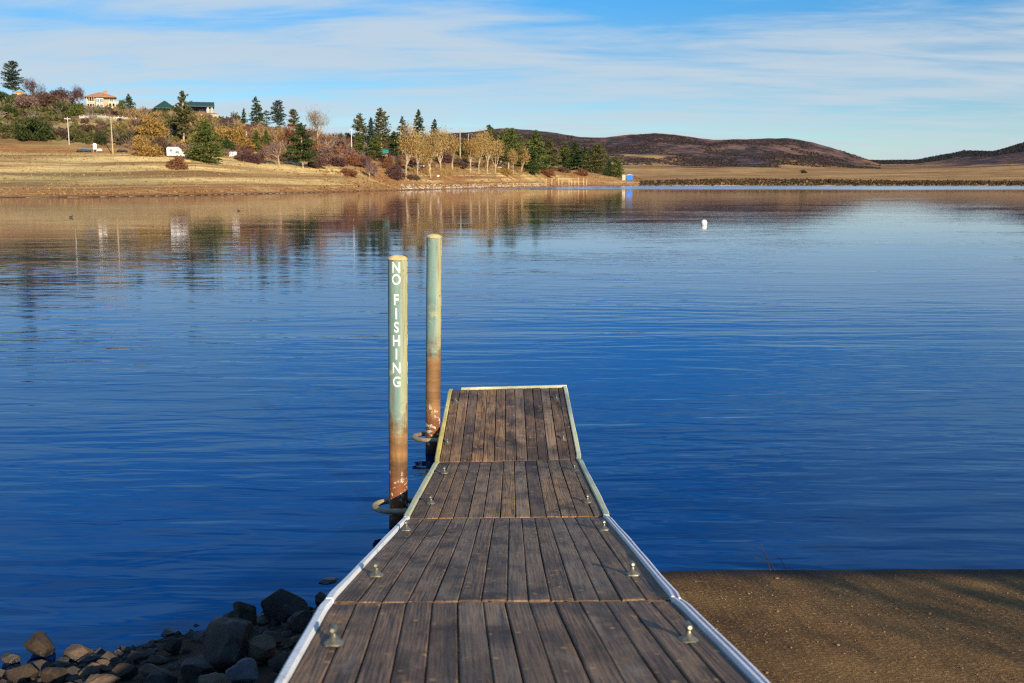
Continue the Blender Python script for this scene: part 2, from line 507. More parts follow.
    mud = mixc(nt, n_f, (0.018, 0.013, 0.010), (0.060, 0.040, 0.024))
    c1 = mixc(nt, math_(nt, 'MULTIPLY', sep.outputs[0], 1.0), grass, scr)
    c1 = mixc(nt, math_(nt, 'MULTIPLY', sep.outputs[1], maprange(nt, n_l, 0.3, 0.5, 0.4, 1.0)), c1, drt)
    edge = math_(nt, 'MULTIPLY', maprange(nt, shr, -0.5, 0.0), maprange(nt, math_(nt, 'ADD', shr, math_(nt, 'MULTIPLY', n_m, 0.5)), 0.42, 0.62, 1.0, 0.0))
    c1 = mixc(nt, math_(nt, 'MULTIPLY', edge, 0.85), c1, (0.045, 0.028, 0.018))
    c1 = mixc(nt, sep.outputs[2], c1, ch)
    c1 = mixc(nt, z4.outputs['Alpha'], c1, mud)
    put(nt, b, color=c1, rough=0.95, spec=0.1)
    hb = math_(nt, 'ADD', math_(nt, 'MULTIPLY', n_m, 0.6), math_(nt, 'MULTIPLY', n_f, 0.12))
    hb = math_(nt, 'ADD', hb, math_(nt, 'MULTIPLY', math_(nt, 'MULTIPLY', n_h2, 9.0), sep.outputs[2]))
    put(nt, b, normal=bump(nt, hb, 0.9, 0.9))
    o = link('ground', me, m, smooth=True)
    tag(o, kind='structure')
    return o

build_ground()

# ------------------------------------------------------------------ water
def build_water():
    m, nt, b = new_mat('lake_water')
    p = geoco(nt)
    cdist = N(nt, 'ShaderNodeSeparateXYZ'); nt.links.new(p, cdist.inputs[0])
    Yc = cdist.outputs['Y']
    # wind ripples: long in X, short in Y, with calmer and rougher patches
    warp = mapping(nt, p, (0.62, 2.4, 1), rot=(0, 0, R(3)))
    w1 = noise(nt, warp, 1.0, 2, 0.42, 0.35)
    w2 = noise(nt, mapping(nt, p, (1.4, 6.5, 1), rot=(0, 0, R(-3))), 1.0, 2, 0.5)
    w3 = noise(nt, mapping(nt, p, (0.16, 0.50, 1), rot=(0, 0, R(2))), 1.0, 2, 0.5)
    patch = noise(nt, mapping(nt, p, (0.035, 0.09, 1)), 1.0, 4, 0.6, 0.7)
    pf = maprange(nt, patch, 0.38, 0.64, 0.22, 1.05)
    far = maprange(nt, Yc, 10, 70, 0.9, 0.24)
    far2 = maprange(nt, Yc, 60, 300, 1.0, 0.45)
    h = math_(nt, 'ADD', math_(nt, 'MULTIPLY', w1, 0.034), math_(nt, 'MULTIPLY', w2, 0.0032))
    h = math_(nt, 'ADD', h, math_(nt, 'MULTIPLY', w3, 0.045))
    h = math_(nt, 'MULTIPLY', h, math_(nt, 'MULTIPLY', pf, math_(nt, 'MULTIPLY', far, far2)))
    w4 = noise(nt, mapping(nt, p, (0.022, 0.13, 1), rot=(0, 0, R(1))), 1.0, 3, 0.6)
    h = math_(nt, 'ADD', h, math_(nt, 'MULTIPLY', w4, 0.012))
    ruf = maprange(nt, Yc, 430, 560, 0.0, 1.0)
    h = math_(nt, 'ADD', h, math_(nt, 'MULTIPLY', math_(nt, 'MULTIPLY', w1, ruf), 0.022))
    nrm = bump(nt, h, 1.0)
    deep = mixc(nt, maprange(nt, patch, 0.3, 0.7), (0.0004, 0.007, 0.040), (0.0006, 0.010, 0.054))
    body = N(nt, 'ShaderNodeBsdfDiffuse', {'Color': deep, 'Normal': nrm})
    fr = N(nt, 'ShaderNodeFresnel', {'IOR': 1.72, 'Normal': nrm})
    mir = N(nt, 'ShaderNodeBsdfGlossy', {'Color': mixc(nt, maprange(nt, fr.outputs[0], 0.42, 0.80), (0.38, 0.69, 1.0), (0.93, 0.92, 0.98)), 'Roughness': maprange(nt, ruf, 0, 1, 0.025, 0.16), 'Normal': nrm})
    mx = N(nt, 'ShaderNodeMixShader', {0: fr.outputs[0]})
    nt.links.new(body.outputs[0], mx.inputs[1]); nt.links.new(mir.outputs[0], mx.inputs[2])
    nt.links.new(mx.outputs[0], nt.nodes['Material Output'].inputs['Surface'])
    nt.nodes.remove(b)
    # a sheet from the near shallows to beyond the far shores
    ang = np.linspace(-math.pi, math.pi, 97)[:-1]
    rr = [0.0, 6, 12, 25, 60, 150, 400, 1100, 1600]
    V = [(0, 0, 0)]; Fc = []
    for r in rr[1:]:
        V += [(r * math.sin(a), r * math.cos(a), 0) for a in ang]
    n = len(ang)
    for k in range(n):
        Fc.append((0, 1 + (k + 1) % n, 1 + k))
    for i in range(len(rr) - 2):
        for k in range(n):
            a = 1 + i * n + k; b2 = 1 + i * n + (k + 1) % n
            Fc.append((a, b2, b2 + n, a + n))
    mb = MB(); mb.add(V, Fc)
    o = mb.build('water', m)
    tag(o, kind='structure')
build_water()

# ------------------------------------------------------------------ boat ramp (concrete slab running into the lake)
def build_ramp():
    m, nt, b = new_mat('ramp_concrete')
    p = geoco(nt)
    lanes = noise(nt, mapping(nt, p, (6.0, 0.25, 1)), 1.0, 4, 0.6)
    groove = noise(nt, mapping(nt, p, (22.0, 0.5, 1)), 1.0, 3, 0.6)
    mott = noise(nt, p, 0.8, 6, 0.65, 0.4)
    peb = noise(nt, p, 28, 4, 0.7)
    spots = N(nt, 'ShaderNodeTexVoronoi', {'Vector': p, 'Scale': 16.0}).outputs['Distance']
    c = mixc(nt, maprange(nt, mott, 0.3, 0.7), (0.105, 0.054, 0.020), (0.255, 0.138, 0.050))
    c = mixc(nt, maprange(nt, lanes, 0.5, 0.72, 0, 0.75), c, (0.075, 0.042, 0.02))
    c = mixc(nt, maprange(nt, noise(nt, mapping(nt, p, (0.55, 0.9, 1)), 1.0, 5, 0.6, 0.8), 0.52, 0.70, 0, 0.8), c, (0.06, 0.035, 0.018))
    c = mixc(nt, maprange(nt, peb, 0.54, 0.70, 0, 0.75), c, (0.46, 0.28, 0.11))
    c = mixc(nt, maprange(nt, noise(nt, p, 60, 3, 0.7), 0.56, 0.70, 0, 0.7), c, (0.05, 0.03, 0.015))
    c = mixc(nt, maprange(nt, spots, 0.0, 0.16, 0.55, 0.0), c, (0.04, 0.025, 0.015))
    sx = N(nt, 'ShaderNodeSeparateXYZ'); nt.links.new(p, sx.inputs[0])
    wet = maprange(nt, math_(nt, 'ADD', sx.outputs['Z'], math_(nt, 'MULTIPLY', mott, -0.05)), -0.01, 0.035, 1.0, 0.0)
    c = mixc(nt, wet, c, (0.03, 0.02, 0.012))
    put(nt, b, color=c, rough=maprange(nt, wet, 0, 1, 0.9, 0.7), spec=0.12)
    hh = math_(nt, 'ADD', math_(nt, 'MULTIPLY', groove, 0.014), math_(nt, 'MULTIPLY', peb, 0.022))
    put(nt, b, normal=bump(nt, hh, 1.0, 1.0))
    # slab as a gently uneven grid
    xs = np.linspace(0.85, 13.8, 60); ys = np.concatenate([np.linspace(-8, 2, 12), np.linspace(2.2, 14, 70)])
    X, Y = np.meshgrid(xs, ys)
    Z = (9.62 + 0.018 * X - Y) * 0.13
    Z = np.minimum(Z, 1.62) + 0.008 * fbm(X / 1.1, Y / 1.6, 14)
    nY, nX = X.shape
    top = np.stack([X, Y, Z], -1).reshape(-1, 3)
    bot = top - np.array([0, 0, 0.14])
    V = np.vstack([top, bot])
    I = np.arange(nX * nY).reshape(nY, nX); B = I + nX * nY
    q = [tuple(x) for x in np.stack([I[:-1, :-1], I[:-1, 1:], I[1:, 1:], I[1:, :-1]], -1).reshape(-1, 4)]
    for e in (I[0], I[-1], I[:, 0], I[:, -1]):
        for a, b2 in zip(e[:-1], e[1:]):
            q.append((a, b2, b2 + nX * nY, a + nX * nY))
    mb = MB(); mb.add(V, q)
    o = mb.build('boat_ramp', m, autosmooth=True)
    tag(o, kind='structure')
build_ramp()

# ------------------------------------------------------------------ dock
def mat_planks(name, tint):
    m, nt, b = new_mat(name)
    uv = N(nt, 'ShaderNodeUVMap', uv_map='grain').outputs[0]
    pid = N(nt, 'ShaderNodeAttribute', attribute_name='plank').outputs['Fac']
    g1 = noise(nt, mapping(nt, uv, (24, 1.1, 1)), 1.0, 6, 0.70, 0.8)
    g2 = noise(nt, mapping(nt, uv, (110, 3.0, 1)), 1.0, 3, 0.6)
    blot = noise(nt, mapping(nt, uv, (2.2, 1.3, 1)), 1.0, 5, 0.6, 0.5)
    rings = N(nt, 'ShaderNodeTexWave', {'Vector': mapping(nt, uv, (9, 0.55, 1)), 'Scale': 1.6, 'Distortion': 9.0, 'Detail': 3.0, 'Detail Scale': 1.2}).outputs['Fac']
    knot = N(nt, 'ShaderNodeTexVoronoi', {'Vector': mapping(nt, uv, (10, 7.5, 1)), 'Scale': 1.0}).outputs['Distance']
    dark = tuple(0.30 * x for x in tint)
    c = mixc(nt, maprange(nt, g1, 0.32, 0.68), dark, tint)
    c = mixc(nt, math_(nt, 'MULTIPLY', maprange(nt, rings, 0.2, 0.8), 0.5), c, tuple(1.5 * x for x in tint))
    grey = mixc(nt, math_(nt, 'FRACT', math_(nt, 'MULTIPLY', pid, 7.3)), (0.30, 0.205, 0.13), (0.075, 0.046, 0.031))
    c = mixc(nt, maprange(nt, pid, 0.10, 0.95, 0.0, 0.85), c, grey)
    c = mixc(nt, maprange(nt, g1, 0.30, 0.52, 0.75, 0.0), c, (0.028, 0.017, 0.013))
    c = mixc(nt, maprange(nt, blot, 0.48, 0.66, 0, 0.8), c, (0.030, 0.018, 0.014))
    stain = noise(nt, mapping(nt, nt.nodes.new('ShaderNodeNewGeometry').outputs['Position'], (1.1, 0.8, 1)), 1.0, 5, 0.65, 0.6)
    c = mixc(nt, maprange(nt, stain, 0.50, 0.68, 0, 0.55), c, (0.035, 0.022, 0.020))
    c = mixc(nt, maprange(nt, noise(nt, mapping(nt, uv, (5, 2.6, 1), loc=(3, 1, 0)), 1.0, 4, 0.6), 0.58, 0.72, 0, 0.75), c, (0.32, 0.16, 0.055))
    c = mixc(nt, maprange(nt, knot, 0.06, 0.19, 0.85, 0.0), c, (0.46, 0.27, 0.09))
    c = mixc(nt, maprange(nt, noise(nt, mapping(nt, uv, (3.0, 1.6, 1), loc=(9, 4, 0)), 1.0, 5, 0.65), 0.56, 0.70, 0, 0.6), c, (0.30, 0.22, 0.155))
    c = mixc(nt, maprange(nt, g2, 0.54, 0.70, 0, 0.7), c, (0.02, 0.013, 0.01))
    put(nt, b, color=c, rough=maprange(nt, g1, 0.3, 0.7, 0.6, 0.85), spec=0.3)
    hh = math_(nt, 'ADD', math_(nt, 'MULTIPLY', g1, 0.006), math_(nt, 'MULTIPLY', g2, 0.002))
    put(nt, b, normal=bump(nt, hh, 1.0, 1.0))
    return m

def mat_rail(name, c1, c2, stain):
    m, nt, b = new_mat(name)
    o = geoco(nt)
    n1 = noise(nt, o, 2.0, 6, 0.6)
    c = mixc(nt, maprange(nt, n1, 0.35, 0.65), c1, c2)
    c = mixc(nt, maprange(nt, noise(nt, o, 7.0, 6, 0.7), 0.56, 0.72, 0, 0.85), c, stain)
    c = mixc(nt, maprange(nt, noise(nt, o, 35.0, 4, 0.7), 0.62, 0.72, 0, 0.7), c, tuple(0.5 * x for x in stain))
    put(nt, b, color=c, rough=0.5, spec=0.4, normal=bump(nt, noise(nt, o, 40, 3), 0.002))
    return m

M_PLF = mat_planks('weathered_planks_warm', (0.34, 0.190, 0.085))
M_PLN = mat_planks('weathered_planks_dull', (0.25, 0.150, 0.085))
M_YEL = mat_rail('yellow_rail_paint', (0.62, 0.48, 0.10), (0.72, 0.60, 0.20), (0.33, 0.22, 0.08))
M_PALE = mat_rail('pale_rail_paint', (0.48, 0.50, 0.34), (0.62, 0.58, 0.30), (0.28, 0.25, 0.14))
M_WHT = mat_rail('white_vinyl_rail', (0.72, 0.72, 0.68), (0.82, 0.82, 0.80), (0.42, 0.36, 0.28))
M_GRV = mat_rail('violet_groove_shade', (0.22, 0.17, 0.33), (0.30, 0.24, 0.42), (0.14, 0.11, 0.16))  # shadow and reflection in the rail groove, painted as violet
M_CLEAT = mat_plain('cleat_metal', (0.22, 0.205, 0.15), 0.42, 0.7, 0.6, 26)
M_BOLT = mat_plain('bolt_metal', (0.16, 0.13, 0.11), 0.5, 0.6, 0.4, 30)
M_FRAME = mat_plain('galvanised_frame', (0.16, 0.15, 0.14), 0.55, 0.5, 0.3, 5)
M_FLOAT = mat_plain('black_float_plastic', (0.018, 0.018, 0.02), 0.5, 0, 0.3, 4)
M_RUST = mat_plain('rusty_steel', (0.13, 0.065, 0.028), 0.8, 0.1, 0.5, 12, 0.004)
M_HOOP = mat_plain('weathered_hoop_steel', (0.34, 0.27, 0.16), 0.6, 0.3, 0.4, 10, 0.002)

W_IN = 1.8
def hinge(xl, yl, xr, yr):
    d = F * W_IN / (xr - xl)
    def P(px, py):
        a, b, c = ray(px, py)
        return Vector((a * d, b * d, H + c * d))
    return P(xl, yl), P(xr, yr)

HG = [hinge(288, 683, 752, 681), hinge(332, 602.5, 672.7, 600.2), hinge(409, 518.7, 603.8, 516.6),
      hinge(439, 462.4, 576.8, 459.4), hinge(452.4, 389.7, 563, 387.0)]
# the nearest section is cut by the picture edge: extend it to a full length
L1 = (HG[1][0] + HG[1][1]) / 2; L0 = (HG[0][0] + HG[0][1]) / 2
k = 3.8 / (L1 - L0).length
HG[0] = (HG[1][0] + (HG[0][0] - HG[1][0]) * k, HG[1][1] + (HG[0][1] - HG[1][1]) * k)

dock = empty('boat_dock', (0, 0, 0), 'brown plank boat dock of four hinged sections sloping into the lake', 'dock')

def sect(i):
    """section i: near edge, far edge and a placing function (s across m, t along m, h up m)"""
    nl, nr = HG[i]; fl, fr = HG[i + 1]
    L = ((fl + fr) / 2 - (nl + nr) / 2).length
    nrm = ((fl + fr) - (nl + nr)).cross((nr - nl)).normalized()
    if nrm.z < 0: nrm = -nrm
    def P(s, t, h):
        a = nl.lerp(nr, s / W_IN); b = fl.lerp(fr, s / W_IN)
        return a.lerp(b, t / L) + nrm * h
    return P, L

rs = random.Random(5)
for i in range(4):
    P, L = sect(i)
    # planks -----------------------------------------------------------------
    npl = 13 if i >= 2 else 14
    ws = [1.0 + rs.uniform(-0.10, 0.10) for _ in range(npl)]
    if i in (2, 3): ws[-1] = 0.6
    tot = sum(ws)
    V = []; Fc = []; uv = []; pid = []
    s0 = 0.0
    gap = 0.008 if i >= 2 else 0.0055
    for k in range(npl):
        w = ws[k] / tot * W_IN
        a, b = s0 + gap / 2, s0 + w - gap / 2
        s0 += w
        t0, t1 = 0.02 + rs.uniform(0, 0.012), L - 0.02 - rs.uniform(0, 0.012)
        pidv = rs.random(); uo = rs.uniform(0, 50); vo = rs.uniform(0, 50)
        nt_ = 9; base = len(V)
        ch = 0.006
        cup = rs.uniform(-0.002, 0.003)
        ph = rs.uniform(0, 6)
        for q in range(nt_):
            t = t0 + (t1 - t0) * q / (nt_ - 1)
            dz = 0.0025 * math.sin(ph + t * 1.7) + rs.uniform(-0.001, 0.001)
            dx = 0.0015 * math.sin(ph * 2 + t * 1.1)
            for (s, h) in ((a, -0.04), (a, -ch + dz), (a + ch, dz), ((a + b) / 2, dz - cup), (b - ch, dz), (b, -ch + dz), (b, -0.04)):
                V.append(P(s + dx, t, h)); uv.append((uo + s, vo + t)); pid.append(pidv)
        n = 7
        for q in range(nt_ - 1):
            for j in range(n):
                x = base + q * n + j; y = base + q * n + (j + 1) % n
                Fc.append((x, y, y + n, x + n))
        Fc.append(tuple(base + j for j in range(n))[::-1])
        Fc.append(tuple(base + (nt_ - 1) * n + j for j in range(n)))
    me = bpy.data.meshes.new('deck_section')
    me.from_pydata([tuple(v) for v in V], [], Fc)
    ul = me.uv_layers.new(name='grain')
    li = np.zeros(len(me.loops), dtype=np.int32); me.loops.foreach_get('vertex_index', li)
    ul.data.foreach_set('uv', np.array(uv, np.float32)[li].ravel())
    at_ = me.attributes.new('plank', 'FLOAT', 'POINT'); at_.data.foreach_set('value', np.array(pid, np.float32))
    bm = bmesh.new(); bm.from_mesh(me); bmesh.ops.recalc_face_normals(bm, faces=bm.faces); bm.to_mesh(me); bm.free()
    sec = link('deck_section', me, M_PLF if i >= 2 else M_PLN, dock)
    # frame under the boards --------------------------------------------------------------
    mb = MB()
    for s in (0.0, W_IN / 2 - 0.025, W_IN - 0.05):
        mb.hexa([P(s + a, t, h) for h in (-0.20, -0.043) for t in (0.03, L - 0.03) for a in (0.0, 0.05)])
    for t in np.linspace(0.10, L - 0.15, 5):
        for (u, v) in ((0.053, W_IN / 2 - 0.028), (W_IN / 2 + 0.028, W_IN - 0.053)):
            mb.hexa([P(s, t + a, h) for h in (-0.17, -0.043) for a in (0.0, 0.05) for s in (u, v)])
    mb.build('steel_frame', M_FRAME, sec)
    if i >= 2:
        for tc in (L * 0.26, L * 0.74):
            mb = MB()
            mb.hexa([P(s_, t_, h_) for h_ in (-0.66, -0.206) for t_ in (tc - 0.80, tc + 0.80) for s_ in (0.07, W_IN - 0.07)])
            mb.build('float', M_FLOAT, sec, bevel=0.05)
    else:
        for s in (0.12, W_IN - 0.12):
            mb = MB(); c = P(s, L * 0.5, -0.2)
            g = gz(c.x, c.y)
            mb.tube([(c.x, c.y, min(g, (9.6 - c.y) * 0.13) - 0.1), (c.x, c.y, c.z + 0.05)], 0.045, 10)
            mb.build('support_leg', M_FRAME, sec)
    # edge rails: bumper profile, ends turned slightly in ------------------------------------
    for side in (0, 1):
        sg = -1 if side == 0 else 1
        se = -0.004 if side == 0 else W_IN + 0.004
        if i >= 2:
            prof = [(0.0, -0.13), (0.0, 0.014), (0.008, 0.022), (0.048, 0.022), (0.062, 0.010), (0.062, -0.13)]
            mt = (M_YEL, M_PALE)[side] if i == 3 else M_PALE
        else:
            prof = [(0.0, -0.12), (0.0, 0.016), (0.006, 0.024), (0.034, 0.024), (0.046, 0.012), (0.046, -0.12)]
            mt = M_WHT
        parts = [('edge_rail', prof, mt)]
        if i < 2 and side == 1:
            parts = [('edge_rail', [(0.0, -0.12), (0.0, 0.016), (0.003, 0.022), (0.016, 0.022), (0.019, 0.008), (0.036, 0.004), (0.039, 0.014), (0.050, 0.012), (0.055, 0.0), (0.055, -0.12)], M_WHT),
                     ('groove_shade_strip', [(0.0195, 0.0085), (0.0195, 0.0125), (0.0358, 0.0095), (0.0358, 0.0045)], M_GRV)]  # coloured strip carries the groove's shade
        for (nm, pr, mt_) in parts:
            V = []; Fc = []
            nq = 26; n = len(pr)
            for q in range(nq):
                t = 0.012 + (L - 0.024) * q / (nq - 1)
                e = min(t, L - t)
                inn = 0.012 * max(0, 1 - e / 0.12) ** 2
                wob = 0.002 * math.sin(t * 2.1 + i * 2 + side) + 0.0012 * math.sin(t * 5.3 + i)
                for (u, h) in pr:
                    V.append(P(se + sg * (u - inn + wob * (u > 0.03)), t, h + wob * 0.5 * (h > -0.05) - inn * 0.3))
            for q in range(nq - 1):
                for j in range(n):
                    x = q * n + j; y = q * n + (j + 1) % n
                    Fc.append((x, y, y + n, x + n))
            Fc.append(tuple(range(n))); Fc.append(tuple((nq - 1) * n + j for j in range(n)))
            mb = MB(); mb.add(V, Fc)
            mb.build(nm, mt_, sec, autosmooth=True)
    # hinge at the near end of the section ----------------------------------------------
    if i >= 1:
        mb = MB()
        mb.tube([P(0.01, -0.004, -0.012), P(W_IN - 0.01, -0.004, -0.012)], 0.009, 8)
        for s in np.linspace(0.1, W_IN - 0.1, 5):
            mb.tube([P(s - 0.06, -0.004, -0.012), P(s + 0.06, -0.004, -0.012)], 0.014, 8)
        mb.build('hinge', M_RUST, sec)

# far end board
P, L = sect(3)
mb = MB()
mb.hexa([P(s, L + a, h) for h in (-0.12, 0.03) for a in (-0.012, 0.035) for s in (0.14, W_IN + 0.062)])
mb.build('end_board', M_PALE, dock, bevel=0.006)

# cleats ---------------------------------------------------------------------------------
def deck_hit(i, px, py):
    """where the sight line through a picture point meets section i: (s, t)"""
    nl, nr = HG[i]; fl, fr = HG[i + 1]
    nrm = ((fl + fr) - (nl + nr)).cross(nr - nl).normalized()
    d = Vector(ray(px, py)); o = Vector((0, 0, H))
    if nrm.z < 0: nrm = -nrm
    tt = (nl - o).dot(nrm) / d.dot(nrm)
    return o + d * tt, nrm
CL = [(0, 334, 644), (0, 688.5, 641), (1, 376.5, 576), (1, 632.5, 575), (1, 406.5, 530.5), (1, 604, 530),
      (2, 431, 503.5), (2, 587.5, 502.5), (2, 444.5, 473.5), (2, 574.5, 471), (3, 447.5, 443.5), (3, 563.5, 440),
      (3, 456, 402.5), (3, 556.5, 399.5)]
cme = None
secs = [c for c in dock.children if c.name.startswith('deck_section')]
for (i, px, py) in CL:
    p, nrm = deck_hit(i, px, py)
    if cme is None:
        mb = MB()
        # flared foot, neck, horn with rounded tips lying along the dock
        lay = [(0.050, 0.056, 0.0), (0.050, 0.056, 0.010), (0.036, 0.044, 0.017), (0.017, 0.026, 0.036), (0.011, 0.020, 0.052), (0.011, 0.020, 0.066)]
        V = []; Fc = []
        n = 12
        for (rx, ry, z) in lay:
            for q in range(n):
                a = 2 * math.pi * q / n
                ex = 0.55
                cx = math.copysign(abs(math.cos(a)) ** ex, math.cos(a)); sy = math.copysign(abs(math.sin(a)) ** ex, math.sin(a))
                V.append((rx * cx, ry * sy, z))
        for r_ in range(len(lay) - 1):
            for q in range(n):
                a = r_ * n + q; b = r_ * n + (q + 1) % n
                Fc.append((a, b, b + n, a + n))
        Fc.append(tuple(range(n))[::-1])
        mb.add(V, Fc)
        mb.tube([(0, -0.050, 0.080), (0, -0.042, 0.079), (0, -0.02, 0.076), (0, 0.02, 0.076), (0, 0.042, 0.079), (0, 0.050, 0.080)],
                [0.010, 0.018, 0.020, 0.020, 0.018, 0.010], 12)
        o = mb.build('cleat', M_CLEAT, secs[i], autosmooth=True)
        cme = o.data
    else:
        o = bpy.data.objects.new('cleat', cme); COL.objects.link(o); o.parent = secs[i]
    o.location = p
    o.scale = (0.86, 0.86, 0.86)
    q = Vector((0, 0, 1)).rotation_difference(nrm)
    o.rotation_mode = 'QUATERNION'
    o.rotation_quaternion = q

# ------------------------------------------------------------------ mooring piles
def mat_pile(name, zpaint, seed):
    m, nt, b = new_mat(name)
    o = objco(nt)
    sx = N(nt, 'ShaderNodeSeparateXYZ'); nt.links.new(o, sx.inputs[0])
    z = sx.outputs['Z']
    o2 = mapping(nt, o, loc=(seed, seed * 2, 0))
    st = noise(nt, mapping(nt, o2, (14, 14, 1.2)), 1.0, 5, 0.65)
    nb = noise(nt, o2, 6, 6, 0.65)
    fine = noise(nt, o2, 30, 5, 0.7)
    teal = mixc(nt, maprange(nt, st, 0.3, 0.7), (0.120, 0.215, 0.185), (0.23, 0.315, 0.25))
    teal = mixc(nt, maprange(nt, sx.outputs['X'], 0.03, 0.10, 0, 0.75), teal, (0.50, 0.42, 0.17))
    teal = mixc(nt, maprange(nt, nb, 0.60, 0.70, 0, 0.7), teal, (0.44, 0.40, 0.20))
    teal = mixc(nt, maprange(nt, fine, 0.63, 0.70, 0, 0.9), teal, (0.13, 0.07, 0.04))
    spots = noise(nt, mapping(nt, o2, (5.5, 5.5, 4.5), loc=(1.3, 0, 0)), 1.0, 4, 0.6)
    teal = mixc(nt, maprange(nt, spots, 0.67, 0.70), teal, (0.30, 0.055, 0.02))
    run = noise(nt, mapping(nt, o2, (22, 22, 0.9)), 1.0, 5, 0.7)
    teal = mixc(nt, maprange(nt, run, 0.54, 0.70, 0, 0.75), teal, (0.17, 0.125, 0.065))
    bands = noise(nt, mapping(nt, o2, (0.8, 0.8, 4.5)), 1.0, 4, 0.6)
    rust = mixc(nt, maprange(nt, bands, 0.35, 0.65), (0.075, 0.034, 0.016), (0.29, 0.15, 0.05))
    rust = mixc(nt, maprange(nt, st, 0.55, 0.75, 0, 0.6), rust, (0.08, 0.035, 0.018))
    zz = math_(nt, 'ADD', math_(nt, 'ADD', z, maprange(nt, nb, 0.25, 0.75, -0.26, 0.26)), maprange(nt, run, 0.3, 0.7, -0.18, 0.18))
    c = mixc(nt, maprange(nt, zz, zpaint - 0.10, zpaint + 0.22), rust, teal)
    # flaking band just above the water
    fl = math_(nt, 'MULTIPLY', maprange(nt, zz, 0.68, 0.50), maprange(nt, zz, 0.02, 0.16))
    red = mixc(nt, fine, (0.12, 0.026, 0.012), (0.30, 0.09, 0.025))
    c = mixc(nt, math_(nt, 'MULTIPLY', fl, 0.75), c, red)
    flake = math_(nt, 'MULTIPLY', fl, maprange(nt, noise(nt, mapping(nt, o2, (12, 12, 16)), 1.0, 5, 0.6), 0.53, 0.58))
    c = mixc(nt, flake, c, (0.60, 0.50, 0.34))
    c = mixc(nt, maprange(nt, z, 0.16, 0.05), c, (0.025, 0.018, 0.014))
    put(nt, b, color=c, rough=0.62, spec=0.35)
    put(nt, b, normal=bump(nt, math_(nt, 'ADD', math_(nt, 'MULTIPLY', fine, 0.004), math_(nt, 'MULTIPLY', flake, 0.005)), 1.0))
    return m
M_LET = mat_plain('white_letter_paint', (0.66, 0.67, 0.62), 0.6, 0, 0.2, 45)
M_CAP = mat_plain('pile_cap_concrete', (0.52, 0.40, 0.17), 0.8, 0, 0.35, 14, 0.004)

def letters(rad, z_list, ang, letter_h):
    """stencil letters wrapped on the pile, facing direction ang (0 = towards -Y)"""
    mb = MB()
    for chx, zc in z_list:
        cu = bpy.data.curves.new('letter_tmp', 'FONT')
        cu.body = chx; cu.size = 1.0; cu.offset = 0.022; cu.fill_mode = 'FRONT'; cu.resolution_u = 4
        ob = bpy.data.objects.new('letter_tmp', cu)
        COL.objects.link(ob)
        me = bpy.data.meshes.new_from_object(ob)
        bpy.data.objects.remove(ob); bpy.data.curves.remove(cu)
        bm = bmesh.new(); bm.from_mesh(me); bpy.data.meshes.remove(me)
        xs = [v.co.x for v in bm.verts]; ys = [v.co.y for v in bm.verts]
        x0, x1, y0, y1 = min(xs), max(xs), min(ys), max(ys)
        sc_ = letter_h / (y1 - y0)
        for v in bm.verts:
            v.co.x = (v.co.x - (x0 + x1) / 2) * sc_ * 0.78; v.co.y = (v.co.y - (y0 + y1) / 2) * sc_
        for gx in np.linspace(-0.04, 0.04, 9):
            bmesh.ops.bisect_plane(bm, geom=bm.verts[:] + bm.edges[:] + bm.faces[:], plane_co=(gx, 0, 0), plane_no=(1, 0, 0))
        bm.verts.ensure_lookup_table()
        V = []
        for v in bm.verts:
            a = ang + v.co.x / rad
            V.append(((rad + 0.002) * math.sin(a), -(rad + 0.002) * math.cos(a), zc + v.co.y))
        idx = {v: k for k, v in enumerate(bm.verts)}
        mb.add(V, [[idx[v] for v in f.verts] for f in bm.faces])
        bm.free()
    return mb

def pile(px, py_water, py_top, zpaint, seed, label, rows, angs, lean):
    base = onz(px, py_water)
    top = at(px, py_top, base.y).z
    e = empty('mooring_pile', base, label, 'mooring post', 'mooring piles beside the dock')
    e.rotation_euler = (0, lean, 0)
    rad = 0.107
    prof = [(rad, -2.3)] + [(rad * (1 + 0.006 * math.sin(z * 5 + seed)), z) for z in np.linspace(-0.2, top - 0.03, 26)]
    mb = MB(); mb.lathe(prof, 32)
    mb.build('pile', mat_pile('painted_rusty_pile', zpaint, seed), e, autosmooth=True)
    mb = MB(); mb.lathe([(rad + 0.003, top - 0.028), (rad + 0.003, top - 0.012), (rad * 0.8, top + 0.008), (rad * 0.4, top + 0.022), (0.002, top + 0.026)], 28)
    mb.build('pile_cap', M_CAP, e, autosmooth=True)
    for a in angs:
        rws = [(c, at(px, y, base.y - rad).z) for c, y in rows]
        letters(rad, rws, a, 0.122).build('lettering', M_LET, e)
    # collar hoop of the dock that slides on the pile
    zc = 0.23
    side = HG[2][0].lerp(HG[3][0], 0.5).x - 0.07
    xr = side - base.x
    pts = [(xr, 0.20, 0)] + [(-0.02 + 0.25 * math.cos(a), 0.20 * math.sin(a), 0) for a in np.linspace(R(80), R(280), 15)] + [(xr, -0.20, 0)]
    mb = MB(); mb.tube([(base.x + p[0], base.y + p[1], zc) for p in pts], 0.033, 10)
    mb.tube([(side + 0.0, base.y - 0.24, zc), (side + 0.0, base.y + 0.24, zc)], 0.03, 8)
    mb.build('pile_hoop', M_HOOP, dock, autosmooth=True)
    return e
ROW = [('N', 267.5), ('O', 279.5), ('F', 299.7), ('I', 313.8), ('S', 327.2), ('H', 340.7), ('I', 354), ('N', 368.0), ('G', 381.8)]
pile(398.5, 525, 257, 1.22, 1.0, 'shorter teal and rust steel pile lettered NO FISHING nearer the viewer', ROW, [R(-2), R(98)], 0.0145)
pile(432.7, 452, 235.5, 1.50, 4.0, 'second slimmer looking rust spotted pile farther along the dock', [(c, 235.5 + (y - 257) * 0.79) for c, y in ROW], [R(99)], 0.019)

